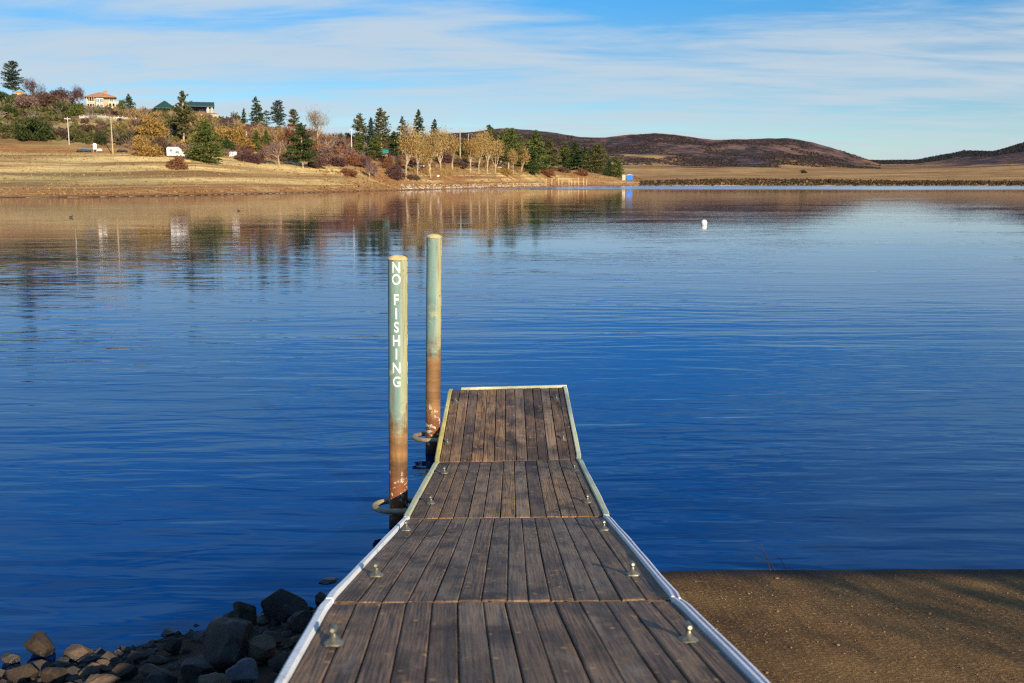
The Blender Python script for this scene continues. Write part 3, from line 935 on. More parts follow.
# ------------------------------------------------------------------ vegetation
def quads(C, U, Vv):
    n = len(C)
    P = np.stack([C - U - Vv, C + U - Vv, C + U + Vv, C - U + Vv], 1).reshape(-1, 3)
    return P, np.arange(4 * n).reshape(n, 4)

def rand_dirs(n, rng):
    v = rng.normal(size=(n, 3)); return v / np.linalg.norm(v, axis=1, keepdims=True)

def frames(d, rng):
    a = rand_dirs(len(d), rng)
    u = np.cross(d, a); u /= np.linalg.norm(u, axis=1, keepdims=True) + 1e-9
    return u

def crown_mesh(name, C, D, ln, wd, rng):
    """leaf / spray faces: centre C, long direction D"""
    u = frames(D, rng)
    P, Fq = quads(C, D * (ln[:, None] / 2), u * (wd[:, None] / 2))
    return mesh_np(name, P, Fq)

def conifer(h, w, rng, style):
    """trunk MB and crown mesh of a tree h tall, w wide, base at origin"""
    C = []; D = []; ln = []; wd = []
    tb = MB()
    lean = rng.normal(size=2) * 0.02 * h
    tr = h * 0.018 + 0.06
    tb.tube([(0, 0, -0.4), (lean[0] * 0.3, lean[1] * 0.3, h * 0.35), (lean[0], lean[1], h * 0.97)], [tr, tr * 0.75, 0.03], 7)
    z0 = {'dense': 0.05, 'pine': 0.22, 'open': 0.30, 'spire': 0.08, 'trunk': 0.17}[style]
    z = z0 * h
    step = {'dense': 0.035, 'pine': 0.045, 'open': 0.065, 'spire': 0.045, 'trunk': 0.036}[style] * h
    ls = max(0.28, 0.028 * h)
    while z < h * 0.985:
        u = (z / h - z0) / (1 - z0)
        if style in ('dense', 'trunk'):
            prof = 1.18 * (1 - u) ** 0.62 * (0.6 + 0.4 * min(1, u / 0.14))
        elif style == 'pine':
            prof = 1.25 * (1 - u) ** 0.5 * (0.5 + 0.5 * min(1, u / 0.3))
        elif style == 'open':
            prof = 1.2 * (1 - u ** 2.2) * (0.55 + 0.45 * min(1, u / 0.3))
        else:
            prof = 1.25 * (1 - u) ** 0.72
        rmax = w / 2 * prof + 0.02 * h * (1 - u)
        nb = int(rng.integers(6, 9)) if style != 'open' else int(rng.integers(4, 7))
        off = rng.uniform(0, 6.28)
        for k in range(nb):
            a = off + k * 6.283 / nb + rng.normal() * 0.25
            if rng.random() < 0.2: continue
            L = rmax * rng.uniform(0.5, 1.22)
            if rng.random() < 0.15: L *= 0.5
            droop = {'dense': -0.12, 'pine': 0.15, 'open': 0.1, 'spire': -0.2, 'trunk': -0.12}[style] + rng.normal() * 0.08 + 0.35 * u
            zz = z + rng.normal() * step * 0.3
            t = lean * (zz / h)
            if style in ('pine', 'open'):
                tb.tube([(t[0], t[1], zz), (t[0] + math.cos(a) * L * 0.9, t[1] + math.sin(a) * L * 0.9, zz + droop * L * 0.9)], [0.05 + 0.03 * tr, 0.02], 4, False)
            m = max(4, int(L / ls * 4.0))
            s = rng.uniform(0.15 if style != 'open' else 0.5, 1.0, m) ** 0.75
            lat = rng.normal(size=m) * L * 0.16 * (0.5 + s)
            x = t[0] + math.cos(a) * L * s - math.sin(a) * lat
            y = t[1] + math.sin(a) * L * s + math.cos(a) * lat
            zc = zz + droop * L * s + rng.normal(size=m) * ls * 0.35
            d = np.stack([math.cos(a) * 0.8 + rng.normal(size=m) * 0.5, math.sin(a) * 0.8 + rng.normal(size=m) * 0.5, droop + rng.normal(size=m) * 0.4], 1)
            d /= np.linalg.norm(d, axis=1, keepdims=True)
            C.append(np.stack([x, y, zc], 1)); D.append(d)
            ln.append(ls * rng.uniform(0.9, 1.8, m)); wd.append(ls * rng.uniform(0.5, 0.95, m))
        z += step * rng.uniform(0.8, 1.2)
    m = 14
    C.append(np.stack([lean[0] + rng.normal(size=m) * 0.012 * h, lean[1] + rng.normal(size=m) * 0.012 * h, h * rng.uniform(0.93, 1.0, m)], 1))
    d = rand_dirs(m, rng) * 0.4 + np.array([0, 0, 1]); D.append(d / np.linalg.norm(d, axis=1, keepdims=True))
    ln.append(ls * rng.uniform(0.8, 1.4, m)); wd.append(ls * rng.uniform(0.3, 0.6, m))
    return tb, crown_mesh('crown', np.vstack(C), np.vstack(D), np.concatenate(ln), np.concatenate(wd), rng)

def broadleaf(h, w, rng, bare=False, low=0.2, leaf=0.42, dens=1.0):
    """recursive limbs; twigs and leaf faces at the ends"""
    tb = MB()
    C = []; D = []; ln = []; wd = []
    def grow(p, d, L, r, lvl):
        q = p + d * L
        mid = p.lerp(q, 0.5) + Vector(rng.normal(size=3)) * L * 0.05
        tb.tube([p, mid, q], [r, r * 0.8, r * 0.62], 6 if lvl < 2 else 4, False)
        if lvl >= 3 or r < 0.03:
            return tip(q, d, L)
        n = int(rng.integers(3, 5)) if lvl else int(rng.integers(4, 6))
        for k in range(n):
            f = rng.uniform(0.45, 1.0) if k else 1.0
            s = p.lerp(q, f)
            a = Vector(rng.normal(size=3)); a = (a - d * a.dot(d)).normalized()
            ang = rng.uniform(0.3, 0.75) if k else 0.15
            nd = (d * math.cos(ang) + a * math.sin(ang) * (w / h * 1.5) + Vector((0, 0, 0.22))).normalized()
            grow(s, nd, L * rng.uniform(0.58, 0.85), r * 0.62 * (1 - 0.25 * f) + 0.008, lvl + 1)
    def tip(q, d, L):
        m = int((16 if bare else 22) * dens)
        spread = L * 0.75 + 0.25
        c = np.array(q) + np.clip(rng.normal(size=(m, 3)), -2, 2) * spread * 0.62
        dd = np.array(d) * 0.7 + rng.normal(size=(m, 3)) * 0.5 + np.array([0, 0, 0.35])
        dd /= np.linalg.norm(dd, axis=1, keepdims=True)
        c[:, 2] = np.maximum(c[:, 2], h * 0.08); C.append(c); D.append(dd)
        if bare:
            ln.append(rng.uniform(0.9, 2.0, m) * (0.5 + h / 24)); wd.append(rng.uniform(0.05, 0.10, m) * (0.6 + h / 25))
        else:
            ln.append(leaf * rng.uniform(0.7, 1.9, m)); wd.append(leaf * rng.uniform(0.25, 0.75, m))
    d0 = Vector((rng.normal() * 0.04, rng.normal() * 0.04, 1)).normalized()
    grow(Vector((0, 0, -0.3)), d0, h * max(low, 0.12) + 0.3, 0.0085 * h + 0.04, 0)
    C = np.vstack(C); D = np.vstack(D); ln = np.concatenate(ln); wd = np.concatenate(wd)
    # fit to the wanted height and width
    zmax = np.percentile(C[:, 2], 98); rad = np.percentile(np.hypot(C[:, 0], C[:, 1]), 94)
    sz = h / zmax; sr = (w / 2) / rad
    C = C * np.array([sr, sr, sz])
    tb.V = [(v[0] * sr if v[2] > 0.5 else v[0], v[1] * sr if v[2] > 0.5 else v[1], v[2] * sz) for v in tb.V]
    return tb, crown_mesh('crown', C, D, ln, wd, rng)

def bush_mesh(h, w, rng, leaf=0.38, twiggy=0.3, dens=1.0):
    nclump = int(9 + w * 0.9)
    cc = rand_dirs(nclump, rng) * (rng.uniform(0.25, 0.9, nclump) ** 0.6)[:, None]
    cc[:, 2] = np.abs(cc[:, 2])
    cc = cc * np.array([w / 2, w / 2, h * 0.82])
    m = int(70 * dens)
    cr = (0.16 * w + 0.12 * h) * rng.uniform(0.7, 1.2, nclump)
    C = np.repeat(cc, m, 0) + rand_dirs(nclump * m, rng) * (rng.uniform(0.2, 1, nclump * m) ** 0.5)[:, None] * np.repeat(cr, m)[:, None] * np.array([1, 1, 0.72])
    C[:, 2] = np.abs(C[:, 2]) * 0.98 + 0.03
    n = len(C)
    D = rand_dirs(n, rng) * 0.8 + C / (np.linalg.norm(C, axis=1, keepdims=True) + 1e-6) * 0.6 + np.array([0, 0, 0.3])
    D /= np.linalg.norm(D, axis=1, keepdims=True)
    tw = rng.random(n) < twiggy
    ln = np.where(tw, leaf * rng.uniform(1.8, 3.2, n), leaf * rng.uniform(0.8, 1.6, n))
    wd = np.where(tw, leaf * rng.uniform(0.15, 0.3, n), leaf * rng.uniform(0.5, 0.95, n))
    tb = MB()
    for k in range(6):
        a = rng.uniform(0, 6.28); rr = rng.uniform(0.2, 0.42) * w
        tb.tube([(rng.normal() * 0.1, rng.normal() * 0.1, -0.25), (math.cos(a) * rr * 0.4, math.sin(a) * rr * 0.4, h * 0.35), (math.cos(a) * rr, math.sin(a) * rr, h * 0.75)],
                [0.09, 0.06, 0.02], 5, False)
    return tb, crown_mesh('crown', C, D, ln, wd, rng)

LEAF = {
 'dark':  mat_leaf('dark_needles', (0.018, 0.036, 0.012), (0.090, 0.120, 0.032), (0.042, 0.066, 0.020)),
 'green': mat_leaf('green_needles', (0.036, 0.064, 0.014), (0.170, 0.185, 0.040), (0.095, 0.115, 0.026)),
 'olive': mat_leaf('olive_needles', (0.035, 0.045, 0.016), (0.16, 0.15, 0.046), (0.10, 0.09, 0.03)),
 'blue':  mat_leaf('blue_green_needles', (0.028, 0.050, 0.038), (0.070, 0.100, 0.070), (0.045, 0.065, 0.045)),
 'tan':   mat_leaf('tan_winter_leaves', (0.26, 0.155, 0.045), (0.46, 0.31, 0.11), (0.34, 0.22, 0.08)),
 'gold':  mat_leaf('golden_willow_twigs', (0.24, 0.135, 0.030), (0.40, 0.26, 0.075), (0.30, 0.17, 0.05)),
 'brown': mat_leaf('brown_twigs', (0.070, 0.042, 0.028), (0.155, 0.095, 0.062), (0.10, 0.056, 0.038)),
 'purple': mat_leaf('purple_brown_twigs', (0.070, 0.036, 0.032), (0.16, 0.082, 0.070), (0.10, 0.048, 0.042)),
 'rust':  mat_leaf('rust_leaves', (0.15, 0.060, 0.030), (0.28, 0.125, 0.060), (0.20, 0.085, 0.04)),
 'pink':  mat_leaf('pink_grey_twigs', (0.15, 0.090, 0.072), (0.30, 0.19, 0.15), (0.20, 0.12, 0.095)),
 'grey':  mat_leaf('grey_bare_twigs', (0.22, 0.17, 0.12), (0.38, 0.30, 0.22), None),
 'moss':  mat_leaf('evergreen_oak_leaves', (0.026, 0.040, 0.012), (0.070, 0.085, 0.024), (0.040, 0.055, 0.016)),
}
M_BARK = mat_plain('dark_bark', (0.11, 0.075, 0.05), 0.9, 0, 0.4, 2.0, 0.03, 0.1)
M_PBARK = mat_plain('pale_bark', (0.40, 0.30, 0.19), 0.9, 0, 0.3, 2.0, 0.03, 0.1)
M_RBARK = mat_plain('red_brown_bark', (0.17, 0.09, 0.06), 0.9, 0, 0.4, 2.0, 0.03, 0.1)

def plant(kind, px, py, hp, wp, pal, label, group=None, style=None):
    p = ground_at(px, py)
    mpp = p.y / F / CT          # metres per pixel there
    h, w = hp * mpp, wp * mpp
    if kind == 'conifer' and px > 485: w *= 1.3
    if kind == 'poplar': w *= 1.2; h *= 0.94 + 0.16 * ((px * 7.3) % 1.0)
    rng = np.random.default_rng(int(px * 31 + py * 7 + hp))
    if kind == 'conifer':
        tb, cr = conifer(h, w, rng, style or 'dense'); nm, cat, bark = 'conifer_tree', 'tree', (M_PBARK if style in ('trunk', 'pine') else M_BARK)
    elif kind == 'poplar':
        tb, cr = broadleaf(h, w, rng, False, 0.15, 0.020 * h + 0.05, 2.2); nm, cat, bark = 'cottonwood_tree', 'tree', M_PBARK
    elif kind == 'bare':
        tb, cr = broadleaf(h, w, rng, True, 0.16, 0.4, 1.1); nm, cat, bark = 'bare_tree', 'tree', (M_PBARK if pal in ('grey', 'tan', 'pink') else M_RBARK)
    elif kind == 'oak':
        tb, cr = bush_mesh(h, w, rng, 0.036 * (h + w) * 0.8, 0.1, 1.6); nm, cat, bark = 'evergreen_tree', 'tree', M_BARK
    else:
        tb, cr = bush_mesh(h, w, rng, 0.026 * (h + w), 0.4, 1.9); nm, cat, bark = 'shrub', 'bush', M_RBARK
    p.z = gz(p.x, p.y) - 0.05
    e = empty(nm, p, label, cat, group)
    tb.build('trunk' if cat == 'tree' else 'stems', bark, e)
    link('crown', cr, LEAF[pal], e)
    return e

G_PINE = 'conifers along the far shore'
G_COT = 'tan cottonwoods along the far shore'
G_HILL = 'trees and brush on the hillside'
G_BUSH = 'winter shrubs at the edge of the field'
PL = [
 # hilltop, far left
 ('conifer', 13, 92, 34, 19, 'blue', 'tall pine with layered crown alone on the hilltop at far left', G_HILL, 'pine'),
 ('oak', 3, 104, 18, 20, 'dark', 'dark evergreen clump at the left picture edge below the tall hilltop pine', G_HILL),
 ('bush', 5, 116, 14, 24, 'moss', 'low olive brush cut by the left edge under the hilltop pine', G_HILL),
 ('bare', 35, 102, 21, 20, 'purple', 'bare purplish tree poking above the hillside brush right of the orange cabin', G_HILL),
 ('bush', 27, 110, 18, 26, 'pink', 'pale pinkish bare thicket on the hillside above the big round oak', G_HILL),
 ('bush', 46, 106, 18, 26, 'brown', 'brown bare thicket in the middle of the hilltop brush', G_HILL),
 ('bush', 62, 103, 17, 26, 'purple', 'reddish bare thicket crowning the hill left of the cream house', G_HILL),
 ('bare', 80, 106, 19, 13, 'purple', 'small bare tree against the sky just left of the cream house', G_HILL),
 ('oak', 62, 114, 14, 17, 'moss', 'green rounded evergreen below the reddish thicket', G_HILL),
 ('oak', 78, 115, 12, 15, 'green', 'green rounded evergreen left of the white hillside wall', G_HILL),
 ('oak', 35, 140, 26, 32, 'moss', 'big round dark green oak low on the left slope', G_HILL),
 ('bush', 14, 133, 12, 22, 'olive', 'low olive scrub left of the big round oak', G_HILL),
 ('bush', 60, 139, 14, 20, 'brown', 'brown scrub right of the big round oak', G_HILL),
 ('bush', 78, 141, 16, 18, 'olive', 'mottled olive scrub behind the left telephone pole', G_HILL),
 ('bush', 92, 136, 13, 20, 'brown', 'brown scrub below the white wall between the two poles', G_HILL),
 ('bush', 101, 144, 13, 16, 'moss', 'dark green scrub left of the taller pole', G_HILL),
 ('bush', 128, 143, 13, 17, 'moss', 'dark green scrub right of the taller pole', G_HILL),
 ('bush', 138, 128, 12, 14, 'brown', 'grey brown brush below the right end of the white wall', G_HILL),
 ('conifer', 122, 131, 8, 8, 'green', 'tiny dark conifer on open slope under the white wall', G_HILL, 'dense'),
 ('oak', 109, 114, 10, 8, 'green', 'small rounded green tree in front of the cream house', G_HILL),
 ('oak', 122, 114, 16, 13, 'green', 'bushy green tree touching the right side of the cream house', G_HILL),
 ('conifer', 129.5, 114, 19, 13, 'dark', 'dark pointed tree rightmost of the pair beside the cream house', G_HILL, 'dense'),
 ('oak', 153.5, 113, 7, 7, 'dark', 'small dark round tree on skyline left of the green roofed lodge', G_HILL),
 ('oak', 167, 113.5, 11, 24, 'dark', 'wide dark green tree crown hiding the left wing of the lodge', G_HILL),
 # gold willows and the lodge
 ('bush', 152, 141, 30, 27, 'gold', 'large golden willow thicket on the slope below the lodge', G_BUSH),
 ('bush', 146, 156, 24, 24, 'gold', 'golden willow mound low beside the field left of the white trailer', G_BUSH),
 ('bush', 162, 155, 20, 20, 'brown', 'brown mound of brush just behind the white trailer', G_BUSH),
 ('conifer', 184, 145, 50, 19, 'olive', 'tall ragged pine with pale trunk in front of the green roofed lodge', G_PINE, 'pine'),
 ('bush', 172, 132, 18, 18, 'olive', 'olive brush at the foot of the lodge left of the ragged pine', G_BUSH),
 ('bush', 194, 124, 9, 10, 'moss', 'small dark bush against the lodge stone wall', G_BUSH),
 ('conifer', 204, 162, 40, 37, 'green', 'wide bushy conifer at the edge of the field right of the white trailer', G_PINE, 'dense'),
 ('bush', 178, 168.5, 13, 27, 'rust', 'rust brown bush standing in the field below the white trailer', G_BUSH),
 ('oak', 226, 152, 14, 17, 'dark', 'dark green bush behind the right side of the wide bushy conifer', G_BUSH),
 ('bush', 234, 148, 28, 34, 'gold', 'broad golden willow thicket in the middle of the slope', G_BUSH),
 ('bush', 226, 128, 14, 14, 'purple', 'purplish brush on skyline right of the lodge', G_BUSH),
 ('oak', 235, 122, 13, 14, 'olive', 'rounded olive tree on skyline right of the lodge', G_HILL),
 ('conifer', 244.5, 127, 18, 7, 'dark', 'slim small pine on skyline left of the ridge pines', G_HILL, 'spire'),
 ('conifer', 257, 129, 31, 15, 'dark', 'tallest ridge pine left of the pair on the skyline', G_HILL, 'spire'),
 ('oak', 257, 129, 10, 11, 'rust', 'rust tinged bush at the foot of the tallest ridge pine', G_HILL),
 ('conifer', 267, 128, 18, 15, 'dark', 'spreading low pine between the two tall ridge pines', G_HILL, 'open'),
 ('conifer', 279.5, 129, 29, 15, 'blue', 'tall bare trunked ridge pine right of the pair on the skyline', G_HILL, 'pine'),
 ('oak', 278, 129, 6, 11, 'moss', 'low dark bush at the foot of the right ridge pine', G_HILL),
 ('conifer', 293.5, 132, 23, 11, 'olive', 'small pine at right end of the ridge above the rust thicket', G_HILL, 'pine'),
 ('conifer', 256.5, 152, 21, 12, 'green', 'taller of two narrow bright green cypresses behind the red bushes', G_PINE, 'dense'),
 ('conifer', 266.5, 149, 18, 11, 'green', 'shorter of two narrow bright green cypresses behind the red bushes', G_PINE, 'dense'),
 ('bush', 244, 161, 13, 18, 'purple', 'purple red bush right of the small white shed', G_BUSH),
 ('bush', 257, 163, 14, 20, 'purple', 'dark red bush in front of the two cypresses', G_BUSH),
 ('bare', 279, 167, 25, 22, 'pink', 'pale pink bare tree with fan shaped crown left of the dark conifer', G_BUSH),
 ('bush', 294, 150, 29, 27, 'rust', 'tall rust coloured thicket behind the dark broad conifer', G_BUSH),
 ('conifer', 303, 168, 43, 32, 'dark', 'broad dark conifer with a pale trunk at the edge of the field', G_PINE, 'trunk'),
 ('bare', 318, 142, 30, 31, 'grey', 'big leafless fan shaped tree on the ridge right of the rust thicket', G_HILL),
 ('bush', 315, 154, 16, 20, 'rust', 'reddish brush below the big leafless ridge tree', G_BUSH),
 ('bush', 326, 158, 14, 20, 'pink', 'pinkish brush right of the dark broad conifer', G_BUSH),
 ('bush', 318, 168, 12, 20, 'purple', 'purple brush at the edge of field right of the dark broad conifer', G_BUSH),
 ('oak', 338, 139, 8, 10, 'dark', 'dark shrub on bare ridge left of the shoreline conifers', G_HILL),
 ('oak', 347, 139, 7, 10, 'moss', 'second dark shrub on bare ridge beside the white pole', G_HILL),
 # mid clump
 ('bush', 337, 166, 13, 20, 'purple', 'purple brush left of the white pole', G_BUSH),
 ('bush', 351, 165, 12, 18, 'rust', 'reddish brush below the white pole', G_BUSH),
 ('bush', 365, 168, 12, 16, 'purple', 'plum coloured brush in front of the teal roofed cabin', G_BUSH),
 ('conifer', 360.5, 147, 31, 14, 'olive', 'sparse olive pine leftmost of the tall shoreline group', G_PINE, 'pine'),
 ('conifer', 372, 150, 31, 12, 'blue', 'thin grey green pine second in the tall shoreline group', G_PINE, 'spire'),
 ('conifer', 381.5, 152, 41, 18, 'olive', 'largest olive pine in the middle of the tall shoreline group', G_PINE, 'pine'),
 ('conifer', 359, 154, 19, 15, 'green', 'bright green young conifer at left end of the teal roofed cabin', G_PINE, 'dense'),
 ('conifer', 376, 159.5, 23, 19, 'green', 'bushy green conifer hiding the middle of the teal roofed cabin', G_PINE, 'dense'),
 ('conifer', 394.5, 158, 26, 16, 'dark', 'dark green conifer at right end of the teal roofed cabin', G_PINE, 'dense'),
 ('conifer', 402.5, 148, 30, 16, 'blue', 'grey green conifer rising behind the cottonwoods', G_PINE, 'spire'),
 ('conifer', 418.5, 147, 37, 14, 'dark', 'tall narrow dark conifer rising above the cottonwoods', G_PINE, 'spire'),
 ('conifer', 435.5, 148, 30, 14, 'blue', 'blue grey pointed conifer behind the cottonwood crowns', G_PINE, 'spire'),
 ('bush', 385, 168, 11, 15, 'rust', 'low rusty brush right of the plum brush', G_BUSH),
 ('bush', 396, 179, 16, 20, 'purple', 'large plum coloured shrub on the shore beside the first cottonwood', G_BUSH),
 ('bush', 349, 176, 9, 18, 'rust', 'low rust grass clump on shore bank below the purple brush', G_BUSH),
 ('bare', 369.5, 178, 15, 9, 'pink', 'small pale leafless sapling on the shore left of the plum shrub', G_BUSH),
 ('bare', 376, 178, 12, 7, 'pink', 'smaller leafless sapling right beside its pale twin on shore', G_BUSH),
 # cottonwoods
 ('poplar', 406, 179, 46, 20, 'tan', 'first tan cottonwood from the left with straight pale trunk', G_COT),
 ('poplar', 418, 178, 40, 15, 'tan', 'slim tan cottonwood in front of the white pickup', G_COT),
 ('poplar', 431, 178, 44, 21, 'tan', 'fullest tan cottonwood in the middle of the shore row', G_COT),
 ('poplar', 440.5, 171.5, 38, 18, 'tan', 'tan cottonwood set back with thick pale trunk', G_COT),
 ('poplar', 453, 171, 33, 17, 'tan', 'tan cottonwood left of the two wooden poles', G_COT),
 ('poplar', 470.5, 173, 30, 17, 'gold', 'brownish cottonwood under the wooden poles', G_COT),
 ('poplar', 479, 173.5, 33, 14, 'tan', 'narrow tan cottonwood in front of the blue car', G_COT),
 ('poplar', 487.5, 174, 38, 18, 'tan', 'tall tan cottonwood towards the right end of the row', G_COT),
 ('poplar', 495, 174, 31, 16, 'tan', 'spreading tan cottonwood at right end of the row', G_COT),
 ('poplar', 513, 174, 21, 10, 'tan', 'small tan cottonwood in front of the dark pines', G_COT),
 ('poplar', 521.5, 175, 26, 12, 'tan', 'second small tan cottonwood in front of the dark pines', G_COT),
 ('bush', 460, 168, 12, 16, 'brown', 'brown brush below the wooden poles', G_BUSH),
 ('bush', 447, 163, 14, 16, 'purple', 'purple brush behind the cottonwood trunks', G_BUSH),
 ('bush', 412, 180, 7, 14, 'brown', 'low brown brush at the foot of first cottonwoods', G_BUSH),
 ('oak', 463, 157, 22, 15, 'moss', 'round green tree behind the wooden poles', G_PINE),
 # pines of the point
 ('conifer', 492, 164, 37, 17, 'dark', 'dark pine behind the last cottonwoods', G_PINE, 'dense'),
 ('conifer', 508.5, 170, 39, 23, 'green', 'broad green pine leftmost on the wooded point', G_PINE, 'pine'),
 ('conifer', 522, 170, 31, 16, 'olive', 'olive pine between the two broad pines of the point', G_PINE, 'dense'),
 ('conifer', 535.5, 171, 39, 20, 'green', 'tallest pine of the wooded point', G_PINE, 'dense'),
 ('conifer', 532, 175, 25, 16, 'dark', 'dark lower pine before the tallest pine of the point', G_PINE, 'dense'),
 ('conifer', 550, 169.5, 32, 15, 'olive', 'olive pine right of the tallest pine of the point', G_PINE, 'dense'),
 ('conifer', 564.5, 169, 27, 13, 'green', 'middle sized pine in the centre of the wooded point', G_PINE, 'dense'),
 ('conifer', 574, 170, 28, 16, 'dark', 'dark dense pine right of centre on the wooded point', G_PINE, 'dense'),
 ('conifer', 586, 171, 23, 14, 'dark', 'short dark pine between denser pines of the point', G_PINE, 'dense'),
 ('conifer', 596.5, 173, 28, 22, 'olive', 'broad yellow green pine near the tip of the point', G_PINE, 'dense'),
 ('conifer', 609, 176, 15, 10, 'dark', 'small round pine beside the last pine of the point', G_PINE, 'dense'),
 ('conifer', 616.5, 177, 20, 11, 'green', 'last small pine at the tip beside the blue hut', G_PINE, 'dense'),
 ('conifer', 545.5, 170, 12, 9, 'dark', 'very small dark pine low between the point pines', G_PINE, 'dense'),
 ('bush', 547, 176, 9, 15, 'rust', 'reddish shrub under the pines of the point', G_BUSH),
 ('bush', 581, 175, 7, 14, 'rust', 'second reddish shrub under the dense pines of the point', G_BUSH),
 ('bush', 563, 172, 6, 12, 'brown', 'brown shrub under the middle of the point', G_BUSH),
 ('bush', 505, 175, 7, 14, 'gold', 'golden grass mound below the cottonwood row end', G_BUSH),
 ('bush', 803, 173.2, 4.5, 6, 'moss', 'lone dark shrub on the open plain below the right hills', None),
]
for row in PL:
    plant(*row)

# unseen tree added behind the viewer to cast shade on the ramp
def added_shade_tree(x, y, h, w, pal, kind, label, seed):
    rng = np.random.default_rng(seed)
    if kind == 'oak':
        tb, cr = broadleaf(h, w, rng, False, 0.28, 0.16, 1.6); bark = M_BARK
    else:
        tb, cr = broadleaf(h, w, rng, True, 0.25, 0.3, 0.22); bark = M_PBARK
    e = empty('added_shade_tree', (x, y, gz(x, y) - 0.1), label, 'tree')
    tb.build('trunk', bark, e); link('crown', cr, LEAF[pal], e)
added_shade_tree(15.6, -12.0, 13.0, 9.0, 'moss', 'oak', 'unseen leafy oak added behind the viewer to shade the boat ramp', 3)

# scrub covering the hillside, one mass ------------------------------------------------------
def scatter(name, mat, pts, size, leaf, per, rng, flat=0.6, kind='stuff'):
    C = []; ls = []
    for (x, y), s in zip(pts, size):
        z = gz(x, y)
        c = rand_dirs(per, rng); c[:, 2] = np.abs(c[:, 2])
        c = c * (rng.uniform(0.4, 1, per) ** 0.5)[:, None] * np.array([s, s, s * flat * 1.5]) + np.array([x, y, z])
        C.append(c); ls.append(np.full(per, s * leaf))
    C = np.vstack(C); ls = np.concatenate(ls)
    D = rand_dirs(len(C), rng) + np.array([0, 0, 0.5]); D /= np.linalg.norm(D, axis=1, keepdims=True)
    me = crown_mesh(name, C, D, ls * rng.uniform(0.8, 1.6, len(C)), ls * rng.uniform(0.5, 1.0, len(C)), rng)
    o = link(name, me, mat)
    tag(o, kind=kind)
    return o

def scatter_fast(name, mat, X, Y, size, leaf, per, rng, flat=0.9, zoff=0.0):
    Z, tq, pq = terrain(X, Y, True)
    ok = ~((pq > 78) & (pq < 142) & (tq > 5.4) & (tq < 6.4) & (rng.random(len(X)) < 0.85))      # mown strip along the garden wall
    X, Y, Z, size = X[ok], Y[ok], Z[ok], np.asarray(size)[ok]
    n = len(X)
    c = rand_dirs(n * per, rng); c[:, 2] = np.abs(c[:, 2])
    s = np.repeat(size, per)
    c = c * (rng.uniform(0.4, 1, n * per) ** 0.5)[:, None] * np.stack([s, s, s * flat], 1) + np.repeat(np.stack([X, Y, Z], 1), per, 0)
    D = rand_dirs(len(c), rng) + np.array([0, 0, 0.5]); D /= np.linalg.norm(D, axis=1, keepdims=True)
    me = crown_mesh(name, c, D, s * leaf * rng.uniform(0.8, 1.6, len(c)), s * leaf * rng.uniform(0.5, 1.0, len(c)), rng)
    o = link(name, me, mat); tag(o, kind='stuff')
    return o

def sample_region(n, px0, px1, t0, t1, rng, ydmax=2700):
    """random ground points within picture columns and terrain stations"""
    px = rng.uniform(px0, px1, n)
    t = rng.uniform(t0, t1, n)
    i = np.clip(np.searchsorted(TPX, px) - 1, 0, len(TPX) - 2)
    f = ((px - TPX[i]) / (TPX[i + 1] - TPX[i]))[:, None]
    D = TD[i] * (1 - f) + TD[i + 1] * f
    k = np.floor(t).astype(int); s = t - k
    Yd = D[np.arange(n), k] * (1 - s) + D[np.arange(n), np.minimum(k + 1, NS - 1)] * s
    X = Yd * (px - 512) / F * CT
    return X, Yd

rg = np.random.default_rng(99)
X, Y = sample_region(1500, -40, 240, 4.4, 7.6, rg)
keep = fbm(X / 30, Y / 30, 41) > -0.2
scatter_fast('hillside_scrub', LEAF['olive'], X[keep], Y[keep], rg.uniform(0.9, 2.6, keep.sum()), 0.5, 26, rg)
X, Y = sample_region(600, -40, 240, 4.3, 7.6, rg)
scatter_fast('brown_scrub', LEAF['brown'], X, Y, rg.uniform(0.8, 2.2, 600), 0.5, 26, rg)
X, Y = sample_region(420, 240, 640, 3.6, 8.0, rg)
X2, Y2 = sample_region(320, 235, 425, 4.0, 6.2, rg)
scatter_fast('plum_brush', LEAF['purple'], X2, Y2, rg.uniform(0.9, 2.3, 320), 0.45, 34, rg)
X2, Y2 = sample_region(260, 235, 425, 3.9, 6.4, rg)
scatter_fast('rust_brush', LEAF['rust'], X2, Y2, rg.uniform(0.9, 2.2, 260), 0.45, 34, rg)
X2, Y2 = sample_region(260, 120, 300, 4.4, 6.6, rg)
scatter_fast('golden_brush', LEAF['gold'], X2, Y2, rg.uniform(0.9, 2.4, 260), 0.4, 40, rg)
def scatter_twigs(name, mat, X, Y, size, per, rng):
    Z = terrain(X, Y); n = len(X)
    s = np.repeat(size, per)
    d = rng.normal(size=(n * per, 3)) * np.array([0.5, 0.5, 0.25]) + np.array([0, 0, 0.85]); d /= np.linalg.norm(d, axis=1, keepdims=True)
    f = rng.uniform(0.15, 0.9, n * per)
    c = np.repeat(np.stack([X, Y, Z], 1), per, 0) + d * (f * s)[:, None] + rng.normal(size=(n * per, 3)) * (s * 0.10)[:, None]
    d2 = d + rng.normal(size=d.shape) * 0.35; d2 /= np.linalg.norm(d2, axis=1, keepdims=True)
    me = crown_mesh(name, c, d2, s * rng.uniform(0.25, 0.6, n * per), s * rng.uniform(0.018, 0.05, n * per), rng)
    tag(link(name, me, mat), kind='stuff')
